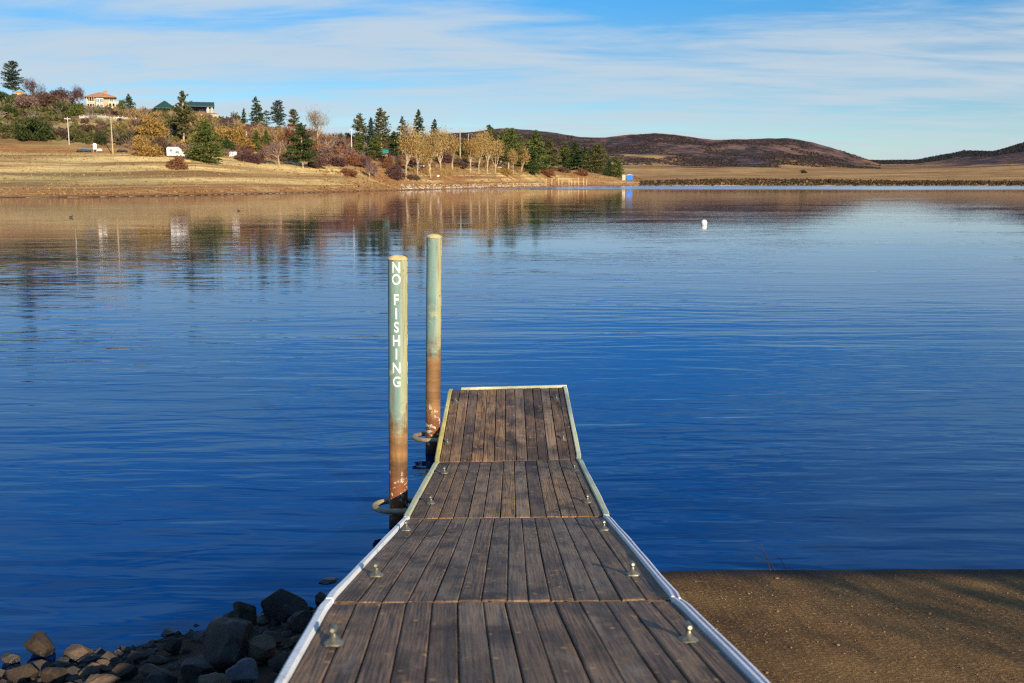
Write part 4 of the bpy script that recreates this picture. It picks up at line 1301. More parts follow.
for (nm, pal, a, b_, t0, t1, cnt, lo, hi) in (('bare_brush', 'pink', 110, 420, 4.0, 6.6, 190, 2.0, 4.6), ('golden_twigs', 'tan', 120, 330, 4.3, 6.6, 170, 2.0, 5.0),
                                              ('grey_twigs', 'grey', 0, 420, 4.4, 7.2, 130, 2.0, 4.5), ('rust_twigs', 'rust', 230, 560, 3.6, 6.6, 230, 1.6, 4.2),
                                              ('plum_twigs', 'purple', 200, 560, 3.8, 7.0, 200, 1.6, 4.4), ('olive_twigs', 'olive', -20, 240, 4.4, 7.0, 160, 1.4, 3.2), ('tan_twigs', 'tan', 395, 540, 2.6, 5.2, 140, 1.6, 4.0)):
    X2, Y2 = sample_region(cnt, a, b_, t0, t1, rg)
    scatter_twigs(nm, LEAF[pal], X2, Y2, rg.uniform(lo, hi, cnt), 60, rg)
scatter_fast('shore_scrub', LEAF['rust'], X, Y, rg.uniform(0.4, 1.3, 420), 0.5, 22, rg)
# chaparral on the far hills
X, Y = sample_region(28000, 380, 880, 9.95, 11.9, rg)
keep = fbm(X / 85, Y / 120, 177, 4) > -0.08
X, Y = X[keep], Y[keep]
scatter_fast('chaparral', mat_leaf('chaparral_leaves', (0.022, 0.024, 0.022), (0.075, 0.050, 0.044), (0.05, 0.034, 0.032)), X, Y, rg.uniform(0.8, 2.4, len(X)), 0.9, 5, rg, 0.6)
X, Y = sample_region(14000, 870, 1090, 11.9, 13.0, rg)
scatter_fast('chaparral', mat_leaf('cloud_shaded_chaparral', (0.014, 0.018, 0.020), (0.045, 0.040, 0.042), (0.025, 0.026, 0.028)), X, Y, rg.uniform(1.5, 4.0, 14000), 1.0, 5, rg, 0.6)  # cloud shadow over the right ridge painted in as darker, bluer leaves
# tufts in the dry field
X, Y = sample_region(4200, -40, 400, 0.7, 4.2, rg)
scatter_fast('dry_grass', mat_leaf('straw_tufts', (0.26, 0.165, 0.065), (0.50, 0.35, 0.14), (0.36, 0.24, 0.09)), X, Y, rg.uniform(0.12, 0.30, 4200), 0.9, 5, rg, 1.2)
X, Y = sample_region(900, -40, 640, 0.3, 3.4, rg)
scatter_fast('brown_weeds', LEAF['rust'], X, Y, rg.uniform(0.12, 0.4, 900), 0.8, 7, rg, 0.6)
X, Y = sample_region(1500, 320, 640, 0.9, 4.4, rg)
scatter_fast('dry_weeds', mat_leaf('rust_straw_weeds', (0.20, 0.095, 0.040), (0.44, 0.28, 0.11), (0.28, 0.15, 0.06)), X, Y, rg.uniform(0.3, 0.9, 1500), 0.6, 9, rg, 0.8)
# reeds on the low far bank
X, Y = sample_region(5200, 640, 1090, 0.05, 1.9, rg)
scatter_fast('reeds', mat_leaf('dark_reeds', (0.035, 0.026, 0.018), (0.14, 0.09, 0.045), (0.06, 0.04, 0.026)), X, Y, rg.uniform(0.4, 1.0, 5200), 0.9, 6, rg, 1.7)
X, Y = sample_region(800, 640, 1090, 0.0, 0.35, rg)
scatter_fast('pale_reeds', mat_leaf('straw_reeds', (0.30, 0.20, 0.09), (0.5, 0.36, 0.17)), X, Y, rg.uniform(0.25, 0.7, 800), 0.8, 6, rg, 2.0)

# ------------------------------------------------------------------ buildings and far furniture
M_CREAM = mat_plain('cream_stucco', (0.56, 0.48, 0.35), 0.85, 0, 0.12, 0.6)
M_SALMON = mat_plain('salmon_stucco', (0.46, 0.31, 0.20), 0.85, 0, 0.15, 0.6)
M_TILE = mat_plain('orange_roof_tiles', (0.36, 0.19, 0.10), 0.8, 0, 0.3, 1.2, 0.05)
M_GLASS = mat_plain('dark_window_glass', (0.10, 0.14, 0.18), 0.12, 0, 0.3, 0.4, 0, 0.7)
M_WHITE = mat_plain('white_paint', (0.78, 0.78, 0.76), 0.5, 0, 0.08, 1.0)
M_DARK = mat_plain('recess_shade_bird_dark', (0.03, 0.028, 0.03), 0.8, 0, 0.2, 1.0)
M_GREENROOF = mat_plain('green_metal_roof', (0.020, 0.060, 0.050), 0.5, 0.1, 0.2, 0.6)
M_TEALROOF = mat_plain('teal_metal_roof', (0.03, 0.24, 0.20), 0.5, 0.1, 0.2, 0.6)
M_LOG = mat_plain('brown_timber_wall', (0.19, 0.085, 0.04), 0.85, 0, 0.3, 1.0, 0.03)
M_STONE = mat_plain('pale_stone_wall', (0.48, 0.38, 0.25), 0.9, 0, 0.35, 0.9, 0.06)
M_ORANGE = mat_plain('orange_wall', (0.34, 0.155, 0.07), 0.85, 0, 0.2, 0.7)
M_POLE = mat_plain('weathered_pole_wood', (0.42, 0.32, 0.19), 0.9, 0, 0.25, 1.5)
M_GPOLE = mat_plain('pale_grey_pole', (0.55, 0.53, 0.48), 0.6, 0.1, 0.15, 1.5)
M_TYRE = mat_plain('black_tyre', (0.02, 0.02, 0.02), 0.8, 0, 0.2, 5)
M_NAVY = mat_plain('dark_blue_car_paint', (0.022, 0.025, 0.06), 0.25, 0.1, 0.15, 0.8)
M_BLACKP = mat_plain('black_car_paint', (0.02, 0.02, 0.03), 0.25, 0.1, 0.15, 0.8)
M_WCAR = mat_plain('white_car_paint', (0.75, 0.76, 0.76), 0.3, 0, 0.05, 0.8)
M_BCAR = mat_plain('pale_blue_car_paint', (0.32, 0.42, 0.60), 0.3, 0.1, 0.08, 0.8)
M_BLUE = mat_plain('bright_blue_panel', (0.015, 0.17, 0.62), 0.5, 0, 0.12, 0.8)
M_LILAC = mat_plain('pale_door_paint', (0.55, 0.60, 0.72), 0.5, 0, 0.1, 1.0)

def mpp_at(p):
    return p.y / F / CT

def local(px, py, name, label, cat, group=None, rotz=None, sink=0.1):
    """an Empty on the ground under a picture point, its -Y side turned to the lake"""
    p = ground_at(px, py)
    p.z = gz(p.x, p.y) - sink
    rz = -math.atan2(p.x, p.y) if rotz is None else rotz
    return empty(name, p, label, cat, group, rz), mpp_at(p)

def window(parent, x0, x1, z0, z1, y, frame_mat, nm='window', out=0.08):
    mb = MB()
    t = 0.10
    mb.box(x0, x1, y - out, y + 0.05, z1 - t, z1); mb.box(x0, x1, y - out, y + 0.05, z0, z0 + t)
    mb.box(x0, x0 + t, y - out, y + 0.05, z0 + t, z1 - t); mb.box(x1 - t, x1, y - out, y + 0.05, z0 + t, z1 - t)
    xm = (x0 + x1) / 2
    mb.box(xm - 0.04, xm + 0.04, y - out + 0.02, y + 0.05, z0 + t, z1 - t)
    f = mb.build(nm, frame_mat, parent)
    mb = MB(); mb.box(x0 + t, xm - 0.04, y - 0.03, y + 0.04, z0 + t, z1 - t); mb.box(xm + 0.04, x1 - t, y - 0.03, y + 0.04, z0 + t, z1 - t)
    mb.build('pane', M_GLASS, f)

def hip_roof(mb, x0, x1, y0, y1, z, rise, over=0.6, thick=0.18):
    x0 -= over; x1 += over; y0 -= over; y1 += over
    ins = min((y1 - y0) / 2, (x1 - x0) / 2 - 0.3)
    ym = (y0 + y1) / 2
    V = [(x0, y0, z), (x1, y0, z), (x1, y1, z), (x0, y1, z), (x0, y0, z + thick), (x1, y0, z + thick), (x1, y1, z + thick), (x0, y1, z + thick),
         (x0 + ins, ym, z + rise), (x1 - ins, ym, z + rise)]
    mb.add(V, [(3, 2, 1, 0), (0, 1, 5, 4), (1, 2, 6, 5), (2, 3, 7, 6), (3, 0, 4, 7), (4, 5, 9, 8), (6, 7, 8, 9), (5, 6, 9), (7, 4, 8)])

def gable_roof(mb, x0, x1, y0, y1, z, rise, over=0.5, thick=0.15, axis='x'):
    x0 -= over; x1 += over; y0 -= over; y1 += over
    if axis == 'x':
        ym = (y0 + y1) / 2
        mb.prism([(y0, z), (y0, z + thick), (ym, z + rise + thick), (y1, z + thick), (y1, z), (ym, z + rise)], 'x', x0, x1)
    else:
        xm = (x0 + x1) / 2
        mb.prism([(x0, z), (x0, z + thick), (xm, z + rise + thick), (x1, z + thick), (x1, z), (xm, z + rise)], 'y', y0, y1)

# --- cream house on the hill ---
e, s = local(101.5, 110.6, 'hillside_house', 'cream and salmon two storey house with orange tile roof high on the hill', 'house')
def X_(px): return (px - 101.5) * s
def Z_(py): return (111.0 - py) * s
mb = MB()
mb.box(X_(89.3), X_(96), 0, 9, -2, Z_(97.8)); mb.box(X_(104.6), X_(114), 0, 9, -2, Z_(97.8))
mb.build('wall', M_SALMON, e)
mb = MB(); mb.prism([(X_(96) + 0.003, 0.0), (X_(97), -1.3), (X_(103.6), -1.3), (X_(104.6) - 0.003, 0.0), (X_(104.6) - 0.003, 8.8), (X_(96) + 0.003, 8.8)], 'z', -2, Z_(97.9))
mb.build('bay', M_CREAM, e)
for z0, z1 in ((108.4, 104.4), (102.6, 98.8)):
    window(e, X_(97.2), X_(100.1), Z_(z0), Z_(z1), -1.3, M_WHITE); window(e, X_(100.5), X_(103.4), Z_(z0), Z_(z1), -1.3, M_WHITE)
window(e, X_(109.3), X_(112.8), Z_(102), Z_(99), 0, M_WHITE)
for z0, z1 in ((108.8, 104.6), (103.2, 98.8)):
    mb = MB(); mb.box(X_(90.3), X_(94.8), -0.05, 0.06, Z_(z0), Z_(z1)); mb.build('doorway', M_DARK, e)  # flat dark panel, the recess shade put in as colour
mb = MB()
mb.box(X_(88.6), X_(95.8), -2.2, -0.01, Z_(104.2), Z_(103.5))
for x in (88.7, 91.0, 93.3, 95.2):
    mb.box(X_(x), X_(x) + 0.3, -2.1, -1.8, -2, Z_(104.2)); mb.box(X_(x), X_(x) + 0.22, -2.1, -1.9, Z_(103.5), Z_(98))
mb.box(X_(88.6), X_(95.8), -2.18, -2.08, Z_(103.0), Z_(101.7))
mb.build('balcony', M_CREAM, e)
mb = MB(); hip_roof(mb, X_(89), X_(114), -1.4, 9, Z_(97.6), 2.6, 0.9); rf = mb.build('roof', M_TILE, e)
mb = MB(); mb.box(X_(104.6), X_(107.2), 2.2, 3.6, Z_(97), Z_(91.2)); mb.box(X_(104.3), X_(107.5), 2.05, 3.75, Z_(91.2), Z_(90.6)); mb.build('chimney', M_ORANGE, rf)
mb = MB()
ax0, ax1 = X_(107.6), X_(117.6)
mb.box(ax0, ax1, -3.0, -0.01, Z_(103.2), Z_(101.6))
for k in range(4):
    xx = ax0 + (ax1 - ax0 - 0.5) * k / 3
    mb.box(xx, xx + 0.5, -3.0, -2.5, -2, Z_(103.2))
for k in range(3):
    xa = ax0 + 0.5 + (ax1 - ax0 - 0.5) * k / 3; xb = ax0 + (ax1 - ax0 - 0.5) * (k + 1) / 3
    xm = (xa + xb) / 2; rr = (xb - xa) / 2
    poly = [(xa, Z_(103.2)), (xb, Z_(103.2))] + [(xm + rr * math.cos(a), Z_(103.2) - rr * 0.9 + rr * 0.8 * math.sin(a)) for a in np.linspace(0, math.pi, 9)]
    mb.prism(poly, 'y', -2.95, -2.6)
mb.build('arcade', M_CREAM, e)
mb = MB(); mb.box(X_(84.5), X_(118.5), -4.5, -0.05, -2.2, 0.55); mb.build('terrace', M_STONE, e)
# white wall below the house
e, s = local(110, 118.3, 'white_garden_wall', 'long low white wall running across the hill below the cream house', 'wall')
p0 = e.location
mb = MB()
rz = e.rotation_euler.z
for k in range(14):
    x0, x1 = (-27 + k * 3.85) * s, (-27 + (k + 1) * 3.85) * s
    def gl(x): 
        wx = p0.x + x * math.cos(rz); wy = p0.y + x * math.sin(rz)
        return gz(wx, wy) - p0.z
    za, zb = gl(x0), gl(x1)
    mb.hexa([(x0, -0.12, za - 0.6), (x1, -0.12, zb - 0.6), (x0, 0.12, za - 0.6), (x1, 0.12, zb - 0.6), (x0, -0.12, za + 0.8), (x1, -0.12, zb + 0.8), (x0, 0.12, za + 0.8), (x1, 0.12, zb + 0.8)])
    mb.box(x0 - 0.22, x0 + 0.22, -0.2, 0.2, za - 0.6, za + 1.15)
mb.build('wall_panels', mat_plain('grimy_white_wall', (0.36, 0.35, 0.33), 0.8, 0, 0.4, 0.25), e)
# orange cabin top left
e, s = local(20, 96, 'hilltop_cabin', 'small orange cabin mostly hidden among brush under the tall hilltop pine', 'house')
mb = MB(); mb.box(-1.9, 1.9, 0, 5, -2, 3.4); mb.build('wall', M_ORANGE, e)
mb = MB(); mb.box(-1.2, 1.2, -0.05, 0.05, 0.0, 2.3); mb.build('door', M_CREAM, e)
mb = MB(); gable_roof(mb, -1.9, 1.9, 0, 5, 3.4, 1.4, 0.5, 0.15, 'y'); mb.build('roof', M_GREENROOF, e)

# --- lodge with green roof ---
e, s = local(200, 116.5, 'hilltop_lodge', 'brown timber lodge with green metal roof and stone base on the hilltop', 'house')
p0 = e.location.copy(); s = mpp_at(p0)
def X_(px): return (px - 200) * s
def Z_(py): return (116.5 - py) * s + 0.1
mb = MB(); mb.box(X_(160), X_(206), 2, 11, -4, Z_(107.6)); mb.build('wall', M_LOG, e)
mb = MB(); gable_roof(mb, X_(190), X_(213), -2.5, 11.5, Z_(107.6), 2.4, 0.4, 0.3, 'x'); mb.build('roof', M_GREENROOF, e)
mb = MB(); hip_roof(mb, X_(159), X_(177), 0, 11.5, Z_(109.5), 3.9, 0.5, 0.3); mb.build('roof', M_GREENROOF, e)
for px in (207.6, 211.2):
    mb = MB(); mb.box(X_(px) - 0.45, X_(px) + 0.45, -2.2, -1.3, Z_(113.8), Z_(107.7)); mb.build('porch_post', M_STONE, e)
mb = MB(); mb.box(X_(198), X_(216), -2.6, 10, Z_(114.3), Z_(113.5)); mb.build('deck', M_LOG, e)
mb = MB(); mb.box(X_(200), X_(217), -2.4, 9.5, Z_(124), Z_(114.35)); mb.build('stone_base', M_STONE, e)
for a, b in ((191.5, 195), (199, 204.5)):
    window(e, X_(a), X_(b), Z_(112.5), Z_(109.3), 2.0, M_LOG)

# --- white travel trailer ---
e, s = local(177, 157.2, 'travel_trailer', 'white travel trailer with sloped nose parked at the edge of the field', 'trailer')
def X_(px): return (px - 177) * s
def Z_(py): return (157.0 - py) * s
prof = [(X_(167.6), Z_(155.6)), (X_(167.6), Z_(148.4)), (X_(168.6), Z_(147.2)), (X_(178.5), Z_(147.2)), (X_(183.0), Z_(150.8)), (X_(187.2), Z_(155.0)), (X_(187.2), Z_(155.9))]
mb = MB(); mb.prism(prof, 'y', -1.2, 1.2); bd = mb.build('body', mat_plain('weathered_trailer_paint', (0.50, 0.50, 0.48), 0.6, 0, 0.15, 0.6), e, bevel=0.08)
for a, b, c, d in ((170.4, 173.4, 151.8, 149.2), (175.6, 179.2, 153.4, 150.9)):
    window(e, X_(a), X_(b), Z_(c), Z_(d), -1.2, M_GPOLE)
mb = MB(); mb.box(X_(173.8), X_(175.2), -1.24, -1.19, Z_(155.4), Z_(149.2)); mb.build('door', M_GPOLE, e)
for px in (174.5, 177.2):
    mb = MB(); mb.prism([(X_(px) + 0.38 * math.cos(a), 0.38 + 0.38 * math.sin(a)) for a in np.linspace(0, 2 * math.pi, 15)[:-1]], 'y', -1.22, -0.95); mb.build('wheel', M_TYRE, e)
# --- small shed with white doors ---
e, s = local(229, 156.4, 'field_shed', 'low brown shed with pale doors half hidden behind the wide bushy conifer', 'shed')
mb = MB(); mb.box(-8.0 * s, 8.0 * s, 0, 4, -0.5, 5.0 * s); mb.build('wall', M_LOG, e)
mb = MB(); gable_roof(mb, -8.0 * s, 8.0 * s, 0, 4, 5.0 * s, 0.5, 0.3, 0.12, 'x'); mb.build('roof', M_RUST, e)
for a, b in ((0.0, 3.4), (3.9, 7.2)):
    mb = MB(); mb.box(a * s, b * s, -0.06, 0.05, 0.1, 4.4 * s); mb.build('door', M_WHITE if a else M_LILAC, e)

# --- teal roofed cabin ---
e, s = local(374, 157.5, 'lakeside_cabin', 'orange walled cabin with teal roof behind the bushy green conifer', 'house')
mb = MB(); mb.box(-12 * s, 13 * s, 0, 6, -1, 4.6 * s); mb.build('wall', M_ORANGE, e)
mb = MB(); gable_roof(mb, -12 * s, 13 * s, 0, 6, 4.6 * s, 3.0 * s, 0.6, 0.2, 'x'); mb.build('roof', M_TEALROOF, e)
for a, b in ((-10.5, -7.5), (-3, 0), (8, 11)):
    window(e, a * s, b * s, 1.2 * s, 3.8 * s, 0, M_WHITE)

# --- telephone and lamp poles ---
def pole(px, py, hp, label, mat, arm=None, rad=0.16, gk='wooden poles on the far shore'):
    e, s = local(px, py, 'utility_pole', label, 'pole', gk, sink=0.3)
    h = hp * s + 0.3
    mb = MB(); mb.tube([(0, 0, 0), (0, 0, h)], [rad * 1.15, rad * 0.8], 10); mb.build('pole', mat, e)
    if arm == 'cross':
        mb = MB(); mb.box(-1.1, 1.1, -0.22, -0.1, h - 0.75, h - 0.55); mb.build('crossarm', mat, e)
        for x in (-0.95, 0, 0.95):
            mb = MB(); mb.lathe([(0.05, 0), (0.08, 0.08), (0.05, 0.2), (0.01, 0.24)], 8, (x, -0.16, h - 0.55)); mb.build('insulator', M_GPOLE, e)
    elif arm == 'lamp':
        mb = MB(); mb.tube([(0, 0, h - 0.4), (-0.9, 0, h + 0.05), (-2.2, 0, h + 0.1)], 0.06, 8); mb.build('lamp_arm', M_GPOLE, e)
        mb = MB(); mb.box(-3.1, -2.1, -0.18, 0.18, h, h + 0.2); mb.build('lamp_head', M_GPOLE, e, bevel=0.04)
    elif arm == 'lamp_right':
        mb = MB(); mb.tube([(0, 0, h - 0.4), (0.9, 0, h - 0.1), (2.2, 0, h)], 0.06, 8); mb.build('lamp_arm', M_GPOLE, e)
        mb = MB(); mb.box(2.1, 3.1, -0.18, 0.18, h - 0.1, h + 0.1); mb.build('lamp_head', M_GPOLE, e, bevel=0.04)
    return e
pole(69.3, 145, 26, 'thin pale utility pole left of the dark blue car on the hillside', M_GPOLE, 'cross', 0.15)
pole(113, 154.6, 36.5, 'tallest brown wooden utility pole standing below the cream house', M_POLE, 'cross', 0.2)
pole(247, 149.5, 17, 'short pale pole left of the narrow cypresses', M_GPOLE, None, 0.24)
pole(351.8, 153, 23, 'pale pole with a white top left of the shoreline conifers', M_GPOLE, 'cross', 0.22)
pole(460.2, 158, 28, 'taller thick post with lamp arm to the left above cottonwoods', M_POLE, 'lamp', 0.38)
pole(468.5, 158, 23, 'shorter post with lamp arm to the right above cottonwoods', M_POLE, 'lamp_right', 0.32)

# --- vehicles ---
def vehicle(px, py, wid_px, label, cat, paint, style, flip=False):
    e, s = local(px, py, 'parked_' + ('pickup' if style == 'pickup' else 'car'), label, cat, 'vehicles parked along the far shore', sink=0.0)
    L = max(3.9, min(5.6, wid_px * s)); k = L / 4.6; f = -1 if flip else 1
    def sx(p): return [(x * k * f, z) for x, z in p]
    if style == 'pickup':
        body = [(-2.3, .35), (-2.3, .95), (-0.35, .98), (-0.2, 1.0), (1.0, 1.0), (2.15, .9), (2.3, .7), (2.3, .35)]
        cab = [(-0.35, .98), (-0.25, 1.65), (0.55, 1.68), (1.05, 1.0)]
    elif style == 'suv':
        body = [(-2.25, .35), (-2.3, .95), (1.05, 1.0), (2.15, .92), (2.3, .7), (2.3, .35)]
        cab = [(-2.25, .95), (-2.05, 1.62), (0.35, 1.66), (1.1, 1.0)]
    else:
        body = [(-2.25, .32), (-2.3, .82), (-1.3, .90), (1.05, .88), (2.15, .74), (2.3, .55), (2.3, .32)]
        cab = [(-1.75, .88), (-1.0, 1.36), (0.2, 1.38), (1.1, .88)]
    mb = MB(); mb.prism(sx(body), 'y', -0.88, 0.88); mb.build('body', paint, e, bevel=0.05)
    mb = MB(); mb.prism(sx(cab), 'y', -0.76, 0.76); mb.build('cabin', paint, e, bevel=0.05)
    (x0, z0), (x1, z1), (x2, z2), (x3, z3) = cab
    gl = [(x0 * .88 + x1 * .12 + 0.12, z0 + .06), (x1 + 0.08, z1 - 0.10), (x2 - 0.02, z2 - 0.10), (x3 * .88 + x2 * .12 - 0.1, z3 + .06)]
    for y0, y1 in ((-0.775, -0.745), (0.745, 0.775)):
        mb = MB(); mb.prism(sx(gl), 'y', y0, y1); mb.build('side_window', M_GLASS, e)
    for x in (-1.45, 1.45):
        for y0, y1 in ((-0.92, -0.68), (0.68, 0.92)):
            mb = MB(); mb.prism([(x * k * f + 0.33 * math.cos(a), 0.33 + 0.33 * math.sin(a)) for a in np.linspace(0, 2 * math.pi, 15)[:-1]], 'y', y0, y1)
            mb.build('wheel', M_TYRE, e)
    for y in (-0.6, 0.6):
        mb = MB(); mb.box(min(2.26 * k * f, 2.33 * k * f), max(2.26 * k * f, 2.33 * k * f), y - 0.2, y + 0.2, .60, .74); mb.build('headlight', M_WHITE, e)
    return e
vehicle(84, 152.6, 13.5, 'dark blue car parked on the track left of the tall pole', 'car', M_NAVY, 'suv', True)
vehicle(122.5, 152.6, 6, 'black car parked on the track right of the tall pole', 'car', M_BLACKP, 'sedan')
vehicle(419.5, 167.2, 9.5, 'white pickup behind the cottonwood trunks', 'truck', M_WCAR, 'pickup')
vehicle(403.5, 163, 8, 'white car above the plum coloured shrub', 'car', M_WCAR, 'suv')
vehicle(478.5, 167, 8, 'pale blue car parked behind the narrow cottonwood', 'car', M_BCAR, 'sedan')
vehicle(499, 168.5, 5, 'small white car at the right end of the cottonwood row', 'car', M_WCAR, 'sedan', True)

# --- white board on legs and small white cart near the blue car ---
e, s = local(95.2, 152.6, 'notice_board', 'upright white board on two brown legs right of the dark blue car', 'board')
mb = MB(); mb.box(-0.6, 0.6, -0.06, 0.06, 1.3, 3.2); mb.prism([(-0.6, 3.2), (-0.35, 3.5), (0.35, 3.5), (0.6, 3.2)], 'y', -0.06, 0.06); mb.build('board', M_WHITE, e)
for x in (-0.5, 0.5):
    mb = MB(); mb.box(x - 0.09, x + 0.09, 0.065, 0.2, -0.3, 3.3); mb.build('leg', M_POLE, e)
e, s = local(99.8, 152.4, 'utility_trailer', 'small low white trailer between the white board and the tall pole', 'trailer')
mb = MB(); mb.box(-0.8, 0.8, -0.6, 0.6, 0.45, 0.95); mb.prism([(-0.8, 0.95), (-0.5, 1.25), (0.6, 1.25), (0.8, 0.95)], 'y', -0.6, 0.6); mb.build('box', M_WHITE, e)
for y0, y1 in ((-0.75, -0.61), (0.61, 0.75)):
    mb = MB(); mb.prism([(0.28 * math.cos(a), 0.28 + 0.28 * math.sin(a)) for a in np.linspace(0, 2 * math.pi, 13)[:-1]], 'y', y0, y1); mb.build('wheel', M_TYRE, e)
mb = MB(); mb.tube([(0.8, 0, 0.5), (1.7, 0, 0.45)], 0.04, 6); mb.build('tow_bar', M_FRAME, e)

# --- blue hut and pale hut on the point ---
e, s = local(629.5, 180.6, 'blue_hut', 'bright blue hut at the tip of the wooded point', 'hut', sink=0.0)
w = 5.8 * s / 2; h = 6.0 * s
mb = MB(); mb.box(-w, w, -w, w, 0, h * 0.88); mb.build('wall', M_BLUE, e, bevel=0.05)
mb = MB(); mb.lathe([(w * 1.48, 0), (w * 1.48, 0.12), (w * 0.5, h * 0.14), (0.05, h * 0.15)], 4); rf = mb.build('roof', M_LILAC, e); rf.rotation_euler = (0, 0, R(45)); rf.location = (0, 0, h * 0.885)
mb = MB(); mb.box(-w * 0.45, w * 0.4, -w - 0.05, -w + 0.02, 0.15, h * 0.8); mb.build('door', M_BLUE, e)
e, s = local(623.8, 180.6, 'pale_hut', 'narrow cream hut just left of the bright blue hut', 'hut', sink=0.0)
w = 3.0 * s / 2; h = 5.6 * s
mb = MB(); mb.box(-w, w, -w, w, 0, h * 0.9); mb.build('wall', M_CREAM, e, bevel=0.05)
mb = MB(); gable_roof(mb, -w, w, -w, w, h * 0.9, h * 0.1, 0.15, 0.1, 'x'); mb.build('roof', M_CREAM, e)
mb = MB(); mb.box(-w * 0.5, w * 0.5, -w - 0.05, -w + 0.02, 0.1, h * 0.75); mb.build('door', M_STONE, e)

# --- old posts along the shore of the point ---
M_POST = mat_plain('pale_post_wood', (0.58, 0.40, 0.20), 0.9, 0, 0.3, 1.0)
ords = ['leftmost', 'second from left', 'third from left', 'fourth from left', 'fifth from left, tilted', 'fifth from right', 'fourth from right', 'third from right', 'second from right', 'rightmost']
pr = random.Random(3)
for k, (px, hp) in enumerate([(546, 6), (551.8, 6), (558.7, 7), (562, 4), (569, 7), (571.5, 5), (574.6, 4), (578.5, 7.5), (583.5, 7), (586.6, 6)]):
    p = ground_at(px, 184.9); s = mpp_at(p)
    p.z = gz(p.x, p.y) - 0.5
    mb = MB(); r_ = 0.30; hh = hp * s
    mb.tube([(0, 0, 0), (pr.uniform(-.15, .15), 0, hh * 0.5), (pr.uniform(-.25, .25), 0, hh + 0.5)], [r_ * 1.1, r_, r_ * 0.9], 8)
    o = mb.build('wooden_post', M_POST, None, p)
    tag(o, 'old pale wooden post at the wooded point shore, %s of ten' % ords[k], 'post', 'old posts at the shore of the point')

# --- shore stones of the far bank: a loose band, one mass ---
def rock_mesh(sz, seed, sub=2, flat=0.7):
    bm = bmesh.new()
    bmesh.ops.create_icosphere(bm, subdivisions=sub, radius=1.0)
    rr = random.Random(seed)
    off = Vector((rr.uniform(0, 99), rr.uniform(0, 99), rr.uniform(0, 99)))
    planes = [(Vector((rr.gauss(0, 1), rr.gauss(0, 1), rr.gauss(0, 1))).normalized(), rr.uniform(0.46, 0.80)) for _ in range(11)]
    for v in bm.verts:
        d = v.co.normalized()
        r_ = 1.0 + 0.30 * mnoise.noise(d * 1.1 + off) + 0.12 * mnoise.noise(d * 2.7 + off)
        p = d * r_
        for n, h in planes:
            q = p.dot(n)
            if q > h: p = p - n * (q - h) * 0.97
        p = p * 1.18 * (1 + 0.035 * mnoise.noise(d * 6 + off) + 0.02 * mnoise.noise(d * 15 + off))
        v.co = Vector((p.x * sz[0], p.y * sz[1], p.z * sz[2]))
    return bm
rg = np.random.default_rng(5)
X, Y = sample_region(330, 400, 545, 0.55, 1.5, rg)
mb = MB()
for k in range(len(X)):
    bm = rock_mesh((rg.uniform(.3, .8), rg.uniform(.3, .7), rg.uniform(.2, .5)), int(k % 17), 1)
    bm.verts.ensure_lookup_table(); z = gz(X[k], Y[k])
    mb.add([(v.co.x + X[k], v.co.y + Y[k], v.co.z + z) for v in bm.verts], [[v.index for v in f.verts] for f in bm.faces]); bm.free()
tag(mb.build('shore_rubble', mat_plain('pale_shore_stone', (0.40, 0.34, 0.26), 0.9, 0, 0.5, 0.5)), kind='stuff')
X, Y = sample_region(700, 640, 1090, 0.1, 0.6, rg)
mb = MB()
for k in range(len(X)):
    bm = rock_mesh((rg.uniform(.4, 1.1), rg.uniform(.4, .8), rg.uniform(.3, .7)), int(k % 17), 1)
    z = gz(X[k], Y[k])
    bm.verts.index_update()
    mb.add([(v.co.x + X[k], v.co.y + Y[k], v.co.z + z) for v in bm.verts], [[v.index for v in f.verts] for f in bm.faces]); bm.free()
tag(mb.build('bank_rubble', mat_plain('dark_bank_stone', (0.12, 0.085, 0.05), 0.9, 0, 0.6, 0.4)), kind='stuff')
p = ground_at(438, 177)
bm = rock_mesh((0.75, 0.6, 0.6), 4, 2); me = bpy.data.meshes.new('boulder'); bm.to_mesh(me); bm.free()
tag(link('boulder', me, M_WHITE, None, p + Vector((0, 0, 0.3)), True), 'white boulder on the bank in front of the cottonwoods', 'boulder')

# --- buoy ---
p = onz(704, 224.6)
e = empty('buoy', p, 'small white round topped buoy floating on the open lake', 'buoy')
s = mpp_at(p)
mb = MB(); r_ = 3.0 * s
mb.lathe([(r_ * 0.6, -0.3), (r_ * 0.95, -0.12)] + [(r_ * math.cos(a), 1.9 * s + 3.0 * s * math.sin(a)) for a in np.linspace(-0.55, 1.45, 12)], 24)
mb.build('float_body', mat_plain('cream_buoy_plastic', (0.74, 0.70, 0.58), 0.5, 0, 0.1, 3), e, autosmooth=True)
mb = MB(); mb.tube([(0, 0, 4.8 * s), (0, 0, 5.1 * s)], 0.05, 8); mb.build('eyelet', M_FRAME, e)

